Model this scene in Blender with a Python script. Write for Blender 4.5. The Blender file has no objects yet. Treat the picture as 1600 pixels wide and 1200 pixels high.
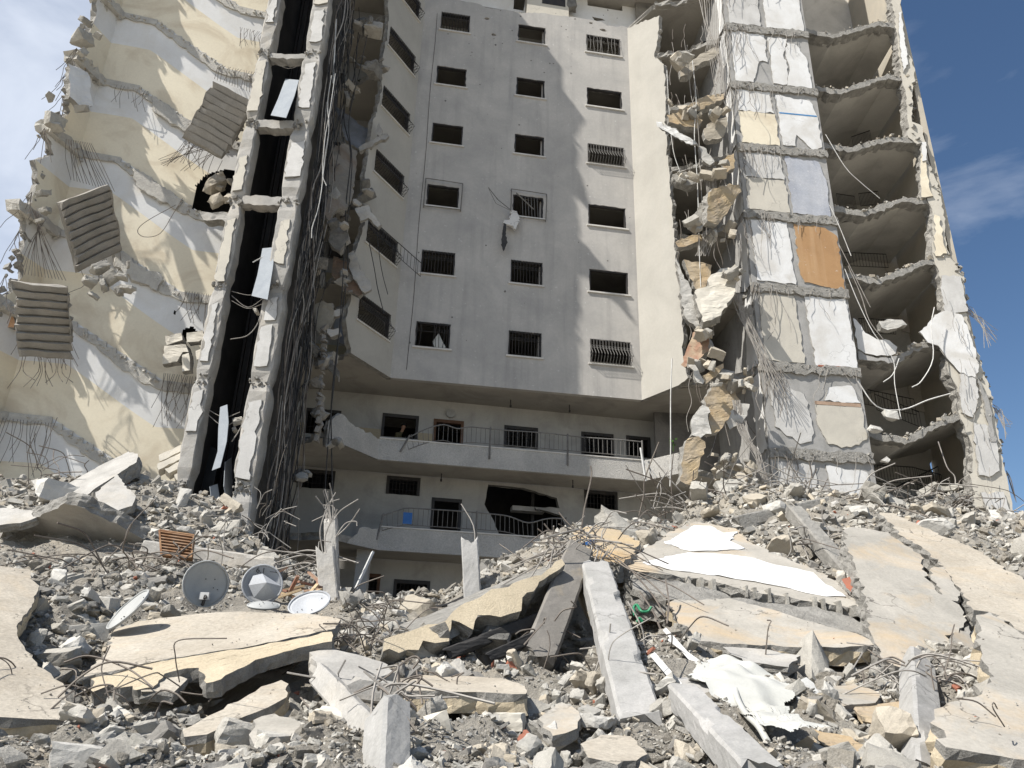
import bpy, bmesh, math, random
import numpy as np
from mathutils import Vector, Matrix
from mathutils.geometry import tessellate_polygon
R_ = math.radians
rng = random.Random(7)
sc = bpy.context.scene
COL = sc.collection

# ------------------------------------------------------------------ camera
FPX = 1250.0
VPX, VPY = 885.0, -2377.0            # vanishing point of the verticals in the photograph (1600 x 1200)
u_ = np.array([(VPX-800)/FPX, (600-VPY)/FPX, -1.0]); u_ /= np.linalg.norm(u_)
zc = np.array([0, 0, 1.0])
yf = -zc - np.dot(-zc, u_)*u_; yf /= np.linalg.norm(yf)
xr = np.cross(yf, u_)
RC = np.array([xr, yf, u_])          # world = RC @ camera
cam = bpy.data.cameras.new("camera")
cam.sensor_width = 36; cam.lens = 36*FPX/1600
cam.clip_start = 0.05; cam.clip_end = 3000
camo = bpy.data.objects.new("camera", cam); COL.objects.link(camo)
camo.matrix_world = Matrix([list(RC[0])+[0], list(RC[1])+[0], list(RC[2])+[0], [0, 0, 0, 1]])
sc.camera = camo

# ------------------------------------------------------------------ light
SUN = np.array([-0.36, -0.25, 0.52]); SUN /= np.linalg.norm(SUN)
world = bpy.data.worlds.new("World"); sc.world = world
world.use_nodes = True
nt = world.node_tree; nt.nodes.clear()
out = nt.nodes.new("ShaderNodeOutputWorld"); bg = nt.nodes.new("ShaderNodeBackground")
sky = nt.nodes.new("ShaderNodeTexSky"); sky.sky_type = 'NISHITA'; sky.sun_disc = False
sky.sun_elevation = math.asin(SUN[2]); sky.sun_rotation = math.atan2(SUN[0], SUN[1])
sky.air_density = 1.0; sky.dust_density = 0.3; sky.ozone_density = 2.5; sky.altitude = 200
geo = nt.nodes.new("ShaderNodeTexCoord")
mp = nt.nodes.new("ShaderNodeMapping"); mp.inputs['Scale'].default_value = (1.2, 1.2, 3.0); mp.inputs['Rotation'].default_value = (0.3, 0.5, 0.2)
n1 = nt.nodes.new("ShaderNodeTexNoise"); n1.inputs['Scale'].default_value = 1.7; n1.inputs['Detail'].default_value = 9; n1.inputs['Roughness'].default_value = 0.55; n1.inputs['Distortion'].default_value = 0.6
nt.links.new(geo.outputs['Generated'], mp.inputs['Vector']); nt.links.new(mp.outputs['Vector'], n1.inputs['Vector'])
# clouds thicken towards the west (-x)
dot = nt.nodes.new("ShaderNodeVectorMath"); dot.operation = 'DOT_PRODUCT'; dot.inputs[1].default_value = (-1.0, 0.05, -0.25)
nt.links.new(geo.outputs['Generated'], dot.inputs[0])
mr0 = nt.nodes.new("ShaderNodeMapRange"); mr0.inputs['From Min'].default_value = -0.7; mr0.inputs['From Max'].default_value = 0.45; mr0.inputs['To Min'].default_value = -0.12; mr0.inputs['To Max'].default_value = 0.28
nt.links.new(dot.outputs['Value'], mr0.inputs['Value'])
ad = nt.nodes.new("ShaderNodeMath"); ad.operation = 'ADD'
nt.links.new(n1.outputs['Fac'], ad.inputs[0]); nt.links.new(mr0.outputs['Result'], ad.inputs[1])
mr = nt.nodes.new("ShaderNodeMapRange"); mr.inputs['From Min'].default_value = 0.46; mr.inputs['From Max'].default_value = 0.92; mr.inputs['To Max'].default_value = 0.92
nt.links.new(ad.outputs[0], mr.inputs['Value'])
mx = nt.nodes.new("ShaderNodeMix"); mx.data_type = 'RGBA'; mx.inputs[7].default_value = (13.0, 13.8, 15.2, 1)
hs = nt.nodes.new('ShaderNodeHueSaturation'); hs.inputs['Saturation'].default_value = 1.08; hs.inputs['Value'].default_value = 1.45; nt.links.new(sky.outputs[0], hs.inputs['Color'])
nt.links.new(mr.outputs['Result'], mx.inputs[0]); nt.links.new(hs.outputs[0], mx.inputs[6])
nt.links.new(mx.outputs[2], bg.inputs['Color']); bg.inputs['Strength'].default_value = 0.056
nt.links.new(bg.outputs[0], out.inputs['Surface'])
sl = bpy.data.lights.new("sun", 'SUN'); sl.energy = 5.0; sl.angle = R_(0.5); sl.color = (1.0, 0.955, 0.88)
slo = bpy.data.objects.new("sun", sl); COL.objects.link(slo)
slo.rotation_euler = Vector(SUN).to_track_quat('Z', 'Y').to_euler(); slo.location = (-30, -20, 60)
sc.view_settings.view_transform = 'Standard'; sc.view_settings.look = 'None'
sc.view_settings.exposure = 0.47; sc.view_settings.gamma = 1.0
sc.cycles.max_bounces = 6; sc.cycles.diffuse_bounces = 4; sc.cycles.glossy_bounces = 2

# ------------------------------------------------------------------ survey helpers (photo pixel + distance -> point)
def ray(px, py): return RC @ np.array([(px-800)/FPX, (600-py)/FPX, -1.0])
def PY(px, py, Y): d = ray(px, py); return d*(Y/d[1])
def PZ(px, py, Z): d = ray(px, py); return d*(Z/d[2])
def A3(*v): return np.array(v, float)
def nrm(v): return v/np.linalg.norm(v)
ZUP = A3(0, 0, 1)
class Frame:
    """plane frame: point = O + u*U + v*V, N points away from the viewer"""
    def __init__(s, O, U, V, N=None):
        s.O = np.array(O, float); s.U = nrm(np.array(U, float)); s.V = nrm(np.array(V, float))
        s.N = nrm(np.cross(s.V, s.U)) if N is None else nrm(np.array(N, float))
        if np.dot(s.N, s.O) < 0: s.N = -s.N
    def p(s, u, v, n=0.0): return s.O + u*s.U + v*s.V + n*s.N
    def hit(s, px, py):
        d = ray(px, py); q = d*(np.dot(s.N, s.O)/np.dot(s.N, d)) - s.O
        return (float(np.dot(q, s.U)), float(np.dot(q, s.V)))
def wallframe(a, b, off=0.0):
    a = A3(a[0], a[1], 0); b = A3(b[0], b[1], 0)
    f = Frame(a, b-a, ZUP); f.O = f.O + f.N*off; return f
def plane3(a, b, c):
    a, b, c = PY(*a), PY(*b), PY(*c)
    U = nrm(b-a); n = nrm(np.cross(U, c-a)); V = np.cross(n, U)
    if np.dot(n, a) < 0: n = -n
    return Frame(a, U, V, n)

# ------------------------------------------------------------------ materials
MATS = {}
def mat(name, c1, c2=None, scale=1.5, rough=0.92, bump=0.25, bscale=14, fine=0.12, streak=0.0, streak_c=(0.08, 0.075, 0.07),
        crack=0.0, metal=0.0, vary=0.0, stain=None, stain_amt=0.0, spots=0.0, lam=False, bdist=0.03):
    if name in MATS: return MATS[name]
    c2 = c2 or tuple(x*0.8 for x in c1)
    m = bpy.data.materials.new(name); m.use_nodes = True; t = m.node_tree; N = t.nodes; L = t.links
    b = N['Principled BSDF']; b.inputs['Roughness'].default_value = rough; b.inputs['Metallic'].default_value = metal
    try: b.inputs['Specular IOR Level'].default_value = 0.25 if metal == 0 else 0.5
    except Exception: pass
    g = N.new("ShaderNodeNewGeometry")
    def noise(s, det=6, ro=0.6, vec=None, dist=0.0):
        n = N.new("ShaderNodeTexNoise"); n.inputs['Scale'].default_value = s; n.inputs['Detail'].default_value = det
        n.inputs['Roughness'].default_value = ro; n.inputs['Distortion'].default_value = dist
        L.new(vec or g.outputs['Position'], n.inputs['Vector']); return n.outputs['Fac']
    def ramp(v, a, bb, lo=0.0, hi=1.0):
        r = N.new("ShaderNodeMapRange"); r.inputs['From Min'].default_value = a; r.inputs['From Max'].default_value = bb
        r.inputs['To Min'].default_value = lo; r.inputs['To Max'].default_value = hi; L.new(v, r.inputs['Value']); return r.outputs['Result']
    def mix(f, a, bb, mode='MIX'):
        k = N.new("ShaderNodeMix"); k.data_type = 'RGBA'; k.blend_type = mode
        if isinstance(f, float): k.inputs[0].default_value = f
        else: L.new(f, k.inputs[0])
        for i, v in ((6, a), (7, bb)):
            if isinstance(v, tuple): k.inputs[i].default_value = (*v[:3], 1)
            else: L.new(v, k.inputs[i])
        return k.outputs[2]
    col = mix(ramp(noise(scale, 8, 0.62, dist=0.4), 0.36, 0.64), c1, c2)
    if fine:
        f = ramp(noise(scale*22, 4, 0.7), 0.3, 0.7, 1-fine, 1+fine)
        v = N.new("ShaderNodeVectorMath"); v.operation = 'SCALE'; L.new(col, v.inputs[0]); L.new(f, v.inputs['Scale']); col = v.outputs[0]
    if streak:
        mpn = N.new("ShaderNodeMapping"); mpn.inputs['Scale'].default_value = (3.0, 3.0, 0.22); L.new(g.outputs['Position'], mpn.inputs['Vector'])
        s = ramp(noise(1.0, 5, 0.6, mpn.outputs['Vector']), 0.5, 0.75, 0.0, streak); col = mix(s, col, streak_c)
    if stain:
        s = ramp(noise(0.7, 7, 0.65, dist=0.8), 0.5, 0.66, 0.0, stain_amt); col = mix(s, col, stain)
    if spots:
        s = ramp(noise(9.0, 3, 0.5), 0.68, 0.72, 0.0, spots); col = mix(s, col, (0.7, 0.7, 0.68))
    h = noise(bscale, 8, 0.72)
    if crack:
        dn = N.new("ShaderNodeTexNoise"); dn.inputs['Scale'].default_value = 2.5; dn.inputs['Detail'].default_value = 6; L.new(g.outputs['Position'], dn.inputs['Vector'])
        dv = N.new("ShaderNodeVectorMath"); dv.operation = 'SCALE'; dv.inputs['Scale'].default_value = 0.9; L.new(dn.outputs['Color'], dv.inputs[0])
        av = N.new("ShaderNodeVectorMath"); av.operation = 'ADD'; L.new(g.outputs['Position'], av.inputs[0]); L.new(dv.outputs[0], av.inputs[1])
        vo = N.new("ShaderNodeTexVoronoi"); vo.feature = 'DISTANCE_TO_EDGE'; vo.inputs['Scale'].default_value = 0.75; L.new(av.outputs[0], vo.inputs['Vector'])
        gate = ramp(noise(0.9, 3, 0.5), 0.5, 0.6)
        cm = N.new("ShaderNodeMath"); cm.operation = 'MULTIPLY'; L.new(ramp(vo.outputs['Distance'], 0.0, 0.012, crack, 0.0), cm.inputs[0]); L.new(gate, cm.inputs[1])
        col = mix(cm.outputs[0], col, (0.06, 0.055, 0.05))
    if vary:
        oi = N.new("ShaderNodeObjectInfo"); f = ramp(oi.outputs['Random'], 0, 1, 1-vary, 1+vary*0.7)
        v = N.new("ShaderNodeVectorMath"); v.operation = 'SCALE'; L.new(col, v.inputs[0]); L.new(f, v.inputs['Scale']); col = v.outputs[0]
    L.new(col, b.inputs['Base Color'])
    if bump:
        bp = N.new("ShaderNodeBump"); bp.inputs['Strength'].default_value = bump; bp.inputs['Distance'].default_value = bdist
        L.new(h, bp.inputs['Height']); L.new(bp.outputs[0], b.inputs['Normal'])
    MATS[name] = m; return m

CONC = mat('concrete', (0.432, 0.416, 0.389), (0.313, 0.302, 0.281), 1.8, bump=0.5, bscale=11, stain=(0.42, 0.36, 0.27), stain_amt=0.3)
RAW = mat('broken_concrete', (0.38, 0.365, 0.335), (0.25, 0.24, 0.22), 5, bump=1.0, bscale=18, fine=0.25, bdist=0.06)
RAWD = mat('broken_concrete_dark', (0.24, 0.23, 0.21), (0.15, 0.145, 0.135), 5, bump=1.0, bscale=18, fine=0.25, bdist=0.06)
SMOOTHC = mat('cast_concrete', (0.386, 0.377, 0.363), (0.304, 0.299, 0.285), 2.2, bump=0.25, bscale=20, streak=0.2, crack=0.5)
SLABTOP = mat('dusty_slab', (0.437, 0.398, 0.336), (0.358, 0.319, 0.262), 1.1, bump=0.45, bscale=16, fine=0.2, stain=(0.46, 0.36, 0.24), stain_amt=0.35, crack=0.8)
SLABGREY = mat('dusty_grey_slab', (0.407, 0.381, 0.337), (0.312, 0.294, 0.260), 1.3, bump=0.35, bscale=14, stain=(0.50, 0.36, 0.20), stain_amt=0.5, crack=0.8)
STUCCO = mat('beige_stucco', (0.52, 0.445, 0.325), (0.46, 0.39, 0.28), 2.0, bump=0.7, bscale=45, fine=0.15, bdist=0.02)
FACADE = mat('facade_plaster', (0.47, 0.45, 0.42), (0.375, 0.362, 0.343), 0.55, bump=0.1, bscale=18, fine=0.05, spots=.35, streak=0.36, streak_c=(0.22, 0.215, 0.21), stain=(0.30, 0.295, 0.29), stain_amt=0.3, crack=0.0)
FACADEW = mat('facade_cream_plaster', (0.43, 0.412, 0.372), (0.37, 0.355, 0.32), 0.6, bump=0.08, bscale=18, fine=0.04, streak=0.15, streak_c=(0.36, 0.33, 0.28))
FASCIA = mat('pebble_fascia', (0.50, 0.485, 0.455), (0.40, 0.39, 0.37), 0.9, bump=1.0, bscale=26, fine=0.18, bdist=0.05)
INNER = mat('inner_plaster', (0.42, 0.41, 0.385), (0.36, 0.35, 0.33), 0.8, bump=0.1, fine=0.05, streak=0.15, stain=(0.17, 0.165, 0.15), stain_amt=0.35)
CEIL = mat('ceiling_plaster', (0.36, 0.34, 0.30), (0.31, 0.29, 0.26), 0.9, bump=0.1, fine=0.05, stain=(0.17, 0.16, 0.15), stain_amt=0.4)
ROOMW = mat('room_plaster', (0.45, 0.43, 0.40), (0.36, 0.345, 0.32), 0.9, bump=0.1, fine=0.05, stain=(0.18, 0.17, 0.16), stain_amt=0.5)
DARK = mat('dark_interior', (0.055, 0.052, 0.05), (0.03, 0.03, 0.03), 1.2, bump=0.2)  # near-black colour puts the darkness of the rooms into their walls
SHAFT = mat('shaft_cladding', (0.045, 0.045, 0.046), (0.025, 0.025, 0.026), 1.2, rough=0.7, bump=0.05, streak=0.3)
WHITE = mat('white_plaster', (0.74, 0.74, 0.73), (0.66, 0.655, 0.64), 0.9, bump=0.12, fine=0.03, streak=0.15, streak_c=(0.50, 0.48, 0.44), stain=(0.60, 0.565, 0.50), stain_amt=0.4)
YELLOW = mat('yellow_dado', (0.78, 0.71, 0.56), (0.72, 0.65, 0.51), 0.7, bump=0.12, fine=0.04, stain=(0.52, 0.43, 0.31), stain_amt=0.6)
CREAM = mat('cream_plaster', (0.58, 0.545, 0.47), (0.50, 0.47, 0.41), 1.3, bump=0.15, fine=0.05, streak=0.2, streak_c=(0.42, 0.39, 0.34), crack=0.3)
PWHITE = mat('panel_white', (0.74, 0.74, 0.735), (0.64, 0.63, 0.61), 1.2, bump=0.14, fine=0.04, stain=(.50,.47,.42), stain_amt=.55, crack=0.4, streak=0.2, streak_c=(0.52, 0.49, 0.44))
PGREY = mat('panel_grey', (0.60, 0.59, 0.57), (0.48, 0.47, 0.45), 1.5, bump=0.2, fine=0.06, crack=0.8, streak=0.25, streak_c=(0.38, 0.36, 0.33))
PBLUE = mat('panel_bluegrey', (0.36, 0.38, 0.43), (0.48, 0.49, 0.52), 0.9, bump=0.12, streak=0.25, streak_c=(0.2, 0.2, 0.21), spots=0.5)
PORANGE = mat('panel_orange', (0.43, 0.26, 0.13), (0.37, 0.22, 0.11), 1.0, bump=0.12, fine=0.05, streak=0.35, streak_c=(0.62, 0.45, 0.28), spots=0.4)
OCHRE = mat('ochre_broken', (0.450, 0.347, 0.211), (0.396, 0.333, 0.252), 1.6, bump=0.6, bscale=14, stain=(0.40, 0.24, 0.10), stain_amt=0.4, crack=0.9, bdist=0.05)
TREAD = mat('terrazzo_tread', (0.60, 0.56, 0.48), (0.50, 0.465, 0.40), 2, bump=0.3, fine=0.1)
TREADD = mat('raw_flight', (0.33, 0.31, 0.28), (0.26, 0.245, 0.22), 2, bump=0.5, bscale=16)
REBAR = mat('rusty_rebar', (0.12, 0.10, 0.085), (0.20, 0.175, 0.15), 6, rough=0.8, bump=0.2, bscale=60, metal=0.2)
REBARL = mat('dusty_rebar', (0.36, 0.34, 0.31), (0.24, 0.22, 0.20), 6, rough=0.85, bump=0.2, bscale=60)
CABLE = mat('black_cable', (0.03, 0.03, 0.032), (0.06, 0.058, 0.055), 5, rough=0.7, bump=0.0)
CABLEW = mat('white_cable', (0.62, 0.62, 0.60), (0.45, 0.44, 0.42), 5, rough=0.7, bump=0.0)
IRON = mat('black_iron', (0.03, 0.03, 0.032), (0.05, 0.045, 0.042), 5, rough=0.6, bump=0.1, bscale=50)
RAIL = mat('railing_paint', (0.20, 0.195, 0.185), (0.13, 0.125, 0.12), 5, rough=0.7, bump=0.1, bscale=50)
MSILL = mat('pale_stone_sill', (0.60, 0.58, 0.54), (0.50, 0.48, 0.45), 3, bump=0.1)
WOODF = mat('brown_door_frame', (0.12, 0.065, 0.04), (0.09, 0.05, 0.03), 4, rough=0.7, bump=0.1)
METAL = mat('galvanised_sheet', (0.310, 0.335, 0.360), (0.260, 0.285, 0.316), 2, rough=0.85, bump=0.1)
ALU = mat('white_aluminium', (0.578, 0.578, 0.570), (0.476, 0.476, 0.468), 3, rough=0.5, bump=0.05)
DISH = mat('dish_paint', (0.381, 0.388, 0.381), (0.326, 0.333, 0.326), 3, rough=0.6, bump=0.06, fine=0.06, stain=(0.42, 0.40, 0.36), stain_amt=0.5)
DISHW = mat('white_dish_paint', (0.413, 0.425, 0.443), (0.366, 0.378, 0.395), 3, rough=0.55, bump=0.06)
RUST = mat('rusty_sheet', (0.156, 0.072, 0.033), (0.240, 0.144, 0.078), 5, rough=0.85, bump=0.4, fine=0.2)
TILEW = mat('white_tiles', (0.706, 0.706, 0.706), (0.638, 0.638, 0.630), 1.0, rough=0.6, bump=0.1, bscale=30, fine=0.03, stain=(0.62, 0.60, 0.56), stain_amt=0.35)
TILER = mat('red_tile', (0.36, 0.14, 0.09), (0.30, 0.13, 0.09), 3, bump=0.2)
CLOTH = mat('white_cloth', (0.488, 0.488, 0.459), (0.414, 0.414, 0.385), 2, rough=0.95, bump=0.1, fine=0.05)
BLUE = mat('blue_plastic', (0.03, 0.12, 0.34), (0.05, 0.15, 0.4), 3, rough=0.5, bump=0.0)
GREEN = mat('green_plastic', (0.03, 0.24, 0.11), (0.03, 0.2, 0.1), 3, rough=0.5, bump=0.0)
LEAF = mat('green_leaf', (0.05, 0.12, 0.02), (0.04, 0.09, 0.02), 3, rough=0.6, bump=0.0)
CHUNK = mat('chunk_concrete', (0.416, 0.397, 0.355), (0.332, 0.315, 0.282), 4, bump=0.7, bscale=14, fine=0.15, vary=0.22, bdist=0.04)
CHUNKB = mat('chunk_beige', (0.454, 0.408, 0.332), (0.390, 0.349, 0.286), 4, bump=0.6, bscale=14, fine=0.12, vary=0.18, bdist=0.04)
CHUNKW = mat('chunk_white', (0.539, 0.521, 0.483), (0.436, 0.422, 0.390), 4, bump=0.5, bscale=14, fine=0.1, vary=0.15, bdist=0.04)
DUST = mat('rubble_dust', (0.394, 0.367, 0.318), (0.296, 0.273, 0.237), 3.5, bump=1.0, bscale=9, fine=0.3, bdist=0.12, stain=(0.50, 0.44, 0.35), stain_amt=0.4)
GROUND = mat('dusty_ground', (0.40, 0.36, 0.29), (0.32, 0.29, 0.24), 0.3, bump=0.4, bscale=3)
SKIN = mat('skin', (0.30, 0.17, 0.11), (0.27, 0.15, 0.10), 6, rough=0.6, bump=0.0)
SHIRT = mat('olive_shirt', (0.10, 0.085, 0.045), (0.08, 0.07, 0.04), 6, bump=0.1)
HAIR = mat('black_hair', (0.012, 0.011, 0.010), None, 6, bump=0.2)
PANTS = mat('dark_trousers', (0.02, 0.022, 0.03), None, 6, bump=0.1)
LINE = mat('blue_stripe_paint', (0.08, 0.25, 0.50), None, 6, bump=0.0)
BROWNL = mat('brown_stripe_paint', (0.42, 0.30, 0.22), None, 6, bump=0.0)

# ------------------------------------------------------------------ mesh building
def inpoly(x, y, P):
    c = False; n = len(P)
    for i in range(n):
        x1, y1 = P[i][:2]; x2, y2 = P[(i+1) % n][:2]
        if (y1 > y) != (y2 > y) and x < (x2-x1)*(y-y1)/(y2-y1)+x1: c = not c
    return c
class MB:
    def __init__(s): s.v = []; s.f = []; s.m = []
    def add(s, vs, fs, mi=0):
        o = len(s.v); s.v.extend([tuple(map(float, q)) for q in vs])
        for k, f in enumerate(fs):
            s.f.append(tuple(i+o for i in f)); s.m.append(mi[k] if isinstance(mi, (list, tuple)) else mi)
        return s
    def hexa(s, P, mi=0):
        s.add(P, [(0,1,2,3),(7,6,5,4),(0,4,5,1),(1,5,6,2),(2,6,7,3),(3,7,4,0)], mi); return s
    def box(s, c, sx, sy, sz, ax=None, mi=0):
        c = np.array(c, float); X, Y, Z = ax if ax is not None else (A3(1,0,0), A3(0,1,0), A3(0,0,1))
        P = [c+X*a*sx/2+Y*b*sy/2+Z*d*sz/2 for d in (-1,1) for a, b in ((-1,-1),(1,-1),(1,1),(-1,1))]
        return s.hexa(P, mi)
    def fbox(s, fr, u0, u1, v0, v1, n0, n1, mi=0):
        P = [fr.p(u, v, n) for n in (n0, n1) for u, v in ((u0,v0),(u1,v0),(u1,v1),(u0,v1))]
        return s.hexa(P, mi)
    def tube(s, pts, r, n=5, mi=0, taper=1.0):
        pts = [np.array(p, float) for p in pts]; m = len(pts); vs = []; ref = None
        for i, p in enumerate(pts):
            d = nrm(pts[min(i+1, m-1)]-pts[max(i-1, 0)]+1e-9)
            if ref is None: ref = A3(0,0,1) if abs(d[2]) < 0.9 else A3(1,0,0)
            a = nrm(np.cross(d, ref)); b = np.cross(d, a); ref = -np.cross(d, a) if False else ref
            if abs(np.dot(d, ref)) > 0.97: ref = A3(1,0,0) if abs(d[0]) < 0.9 else A3(0,1,0); a = nrm(np.cross(d, ref)); b = np.cross(d, a)
            rr = r*(1+(taper-1)*i/max(1, m-1))
            for k in range(n):
                t = 2*math.pi*k/n; vs.append(p+a*math.cos(t)*rr+b*math.sin(t)*rr)
        fs = [(i*n+k, i*n+(k+1)%n, (i+1)*n+(k+1)%n, (i+1)*n+k) for i in range(m-1) for k in range(n)]
        fs += [tuple(range(n))[::-1], tuple((m-1)*n+k for k in range(n))]
        s.add(vs, fs, mi); return s
    def prism(s, fr, outline, t, holes=(), jag=0.0, step=0.18, mf=0, ms=1, mbk=None, n0=0.0, rings=2, seed=None, rough=None, msr=None, grid=0):
        """outline (u,v[,0 = straight edge after this point]); jagged outline, thickness t away from the viewer"""
        rg = random.Random(seed if seed is not None else rng.random())
        def fr_line(loop, amp):
            res = []; n = len(loop)
            for i in range(n):
                a, b = loop[i], loop[(i+1) % n]; straight = (len(a) > 2 and a[2] == 0) or amp == 0
                L = math.hypot(b[0]-a[0], b[1]-a[1]); k = 1 if straight else max(1, int(L/step))
                nx, ny = (-(b[1]-a[1])/(L+1e-9), (b[0]-a[0])/(L+1e-9))
                off = 0.0
                for j in range(k):
                    w = j/k; e = 0.0
                    if j and not straight: e = rg.gauss(0, amp*0.5)+amp*0.6*math.sin(w*9+a[0]*3)*0.5
                    dj = rg.uniform(-0.2, 0.2)/k if j else 0
                    res.append((a[0]+(b[0]-a[0])*(w+dj)+nx*e, a[1]+(b[1]-a[1])*(w+dj)+ny*e, 0 if straight else 1))
            return res
        loops = [fr_line(list(outline), jag)]+[fr_line(list(h), jag*0.4) for h in holes]
        flat = [p for l in loops for p in l]
        tri = tessellate_polygon([[Vector((p[0], p[1], 0)) for p in l] for l in loops])
        nv = len(flat); rgh = jag*0.7 if rough is None else rough
        vs = []
        for k in range(rings+1):
            q = k/rings
            for p in flat:
                e = rgh*p[2] if k else 0
                vs.append(fr.p(p[0]+rg.uniform(-e, e), p[1]+rg.uniform(-e, e), n0+t*q+(rg.uniform(-0.12, 0.12)*t if 0 < k < rings else 0)))
        fs = [tuple(x) for x in tri]; mi = [mf]*len(fs); extra = []
        if grid:
            from mathutils.geometry import delaunay_2d_cdt
            P0 = loops[0]; us_ = [p[0] for p in P0]; vs_ = [p[1] for p in P0]; inner = []
            uu = min(us_)
            while uu < max(us_):
                vv = min(vs_)
                while vv < max(vs_):
                    q = (uu+rg.uniform(-.3,.3)*grid, vv+rg.uniform(-.3,.3)*grid)
                    if inpoly(q[0], q[1], P0) and min((q[0]-p[0])**2+(q[1]-p[1])**2 for p in P0) > (grid*.5)**2: inner.append(q)
                    vv += grid
                uu += grid
            allp = [Vector((p[0], p[1])) for p in P0]+[Vector(q) for q in inner]; n0_ = len(P0)
            res = delaunay_2d_cdt(allp, [(i, (i+1) % n0_) for i in range(n0_)], [], 0, 1e-6)
            mp_ = {}; ok_ = True
            for i, og in enumerate(res[3]):
                if not og: ok_ = False; break
                mp_[i] = og[0]
            if ok_:
                fs = []
                for f_ in res[2]:
                    cu = sum(res[0][i][0] for i in f_)/len(f_); cv = sum(res[0][i][1] for i in f_)/len(f_)
                    if inpoly(cu, cv, P0): fs.append(tuple(mp_[i] if mp_[i] < n0_ else mp_[i]-n0_+10**7 for i in f_))
                mi = [mf]*len(fs); extra = [fr.p(q[0], q[1], n0) for q in inner]
        fs += [tuple(i+rings*nv for i in x)[::-1] for x in tri]; mi += [mbk if mbk is not None else mf]*len(tri)
        o = 0
        for l in loops:
            n = len(l)
            for k in range(rings):
                for i in range(n):
                    a, b = o+i, o+(i+1) % n
                    fs.append((a+k*nv, b+k*nv, b+(k+1)*nv, a+(k+1)*nv)); mi.append(ms if msr is None or k else msr)
            o += n
        base_ = len(vs); vs += extra; fs = [tuple(i-10**7+base_ if i >= 10**7 else i for i in f) for f in fs]
        s.add(vs, fs, mi); return s

from mathutils import noise as MN
def roughen(mb, amp=.02, f=4.0, L=.22, amp2=0.0, f2=1.2):
    bm = bmesh.new(); vs = [bm.verts.new(v) for v in mb.v]
    for q, (fc, mi) in enumerate(zip(mb.f, mb.m)):
        try: k = bm.faces.new([vs[i] for i in fc]); k.material_index = mi
        except ValueError: pass
    bmesh.ops.triangulate(bm, faces=[k for k in bm.faces if len(k.verts) > 4])
    for it in range(6):
        es = [e for e in bm.edges if e.calc_length() > L*1.3]
        if not es: break
        bmesh.ops.subdivide_edges(bm, edges=es, cuts=1)
        bmesh.ops.triangulate(bm, faces=[k for k in bm.faces if len(k.verts) > 4])
        if len(bm.verts) > 9000: break
    for v in bm.verts:
        v.co += MN.noise_vector(v.co*f)*amp+MN.noise_vector(v.co*f*3.1)*amp*.45+(MN.noise_vector(v.co*f2)*amp2 if amp2 else Vector((0,0,0)))
    bm.verts.index_update()
    mb.v = [tuple(v.co) for v in bm.verts]; mb.f = [tuple(v.index for v in k.verts) for k in bm.faces]; mb.m = [k.material_index for k in bm.faces]; bm.free(); return mb
def mesh_from(name, V, F, mats, mi=None, smooth=False):
    me = bpy.data.meshes.new(name); me.from_pydata([tuple(v) for v in V], [], F)
    for m in mats: me.materials.append(m)
    if mi is not None and len(mats) > 1: me.polygons.foreach_set('material_index', mi)
    if smooth: me.polygons.foreach_set('use_smooth', [True]*len(me.polygons))
    me.update(); return me
def setp(o, label=None, cat=None, group=None, kind=None, category=None):
    cat = cat or category
    for k, v in (('label', label), ('category', cat), ('group', group), ('kind', kind)):
        if v: o[k] = v
    return o
def build(mb, name, mats, parent=None, smooth=False, **kw):
    if not mb.v: return None
    V = np.array(mb.v); mats = mats if isinstance(mats, (list, tuple)) else [mats]
    if parent is None:
        c = np.array([(V[:,0].min()+V[:,0].max())/2, (V[:,1].min()+V[:,1].max())/2, V[:,2].min()])
    else: c = np.array(parent['_o'])
    me = mesh_from(name, V-c, mb.f, mats, mb.m, smooth)
    o = bpy.data.objects.new(name, me); COL.objects.link(o)
    if parent is None: o.location = c
    else: o.parent = parent
    o['_o'] = list(map(float, c)); setp(o, **kw); return o
def empty(name, loc, **kw):
    o = bpy.data.objects.new(name, None); COL.objects.link(o); o.location = loc; o.empty_display_size = 0.3
    o['_o'] = list(map(float, loc)); setp(o, **kw); return o

# smooth curve through control points
def spline(pts, k=5):
    P = [np.array(p, float) for p in pts]; P = [2*P[0]-P[1]]+P+[2*P[-1]-P[-2]]; r = []
    for i in range(1, len(P)-2):
        for j in range(k):
            t = j/k; r.append(0.5*((2*P[i])+(-P[i-1]+P[i+1])*t+(2*P[i-1]-5*P[i]+4*P[i+1]-P[i+2])*t*t+(-P[i-1]+3*P[i]-3*P[i+1]+P[i+2])*t**3))
    r.append(P[-2]); return r

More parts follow.
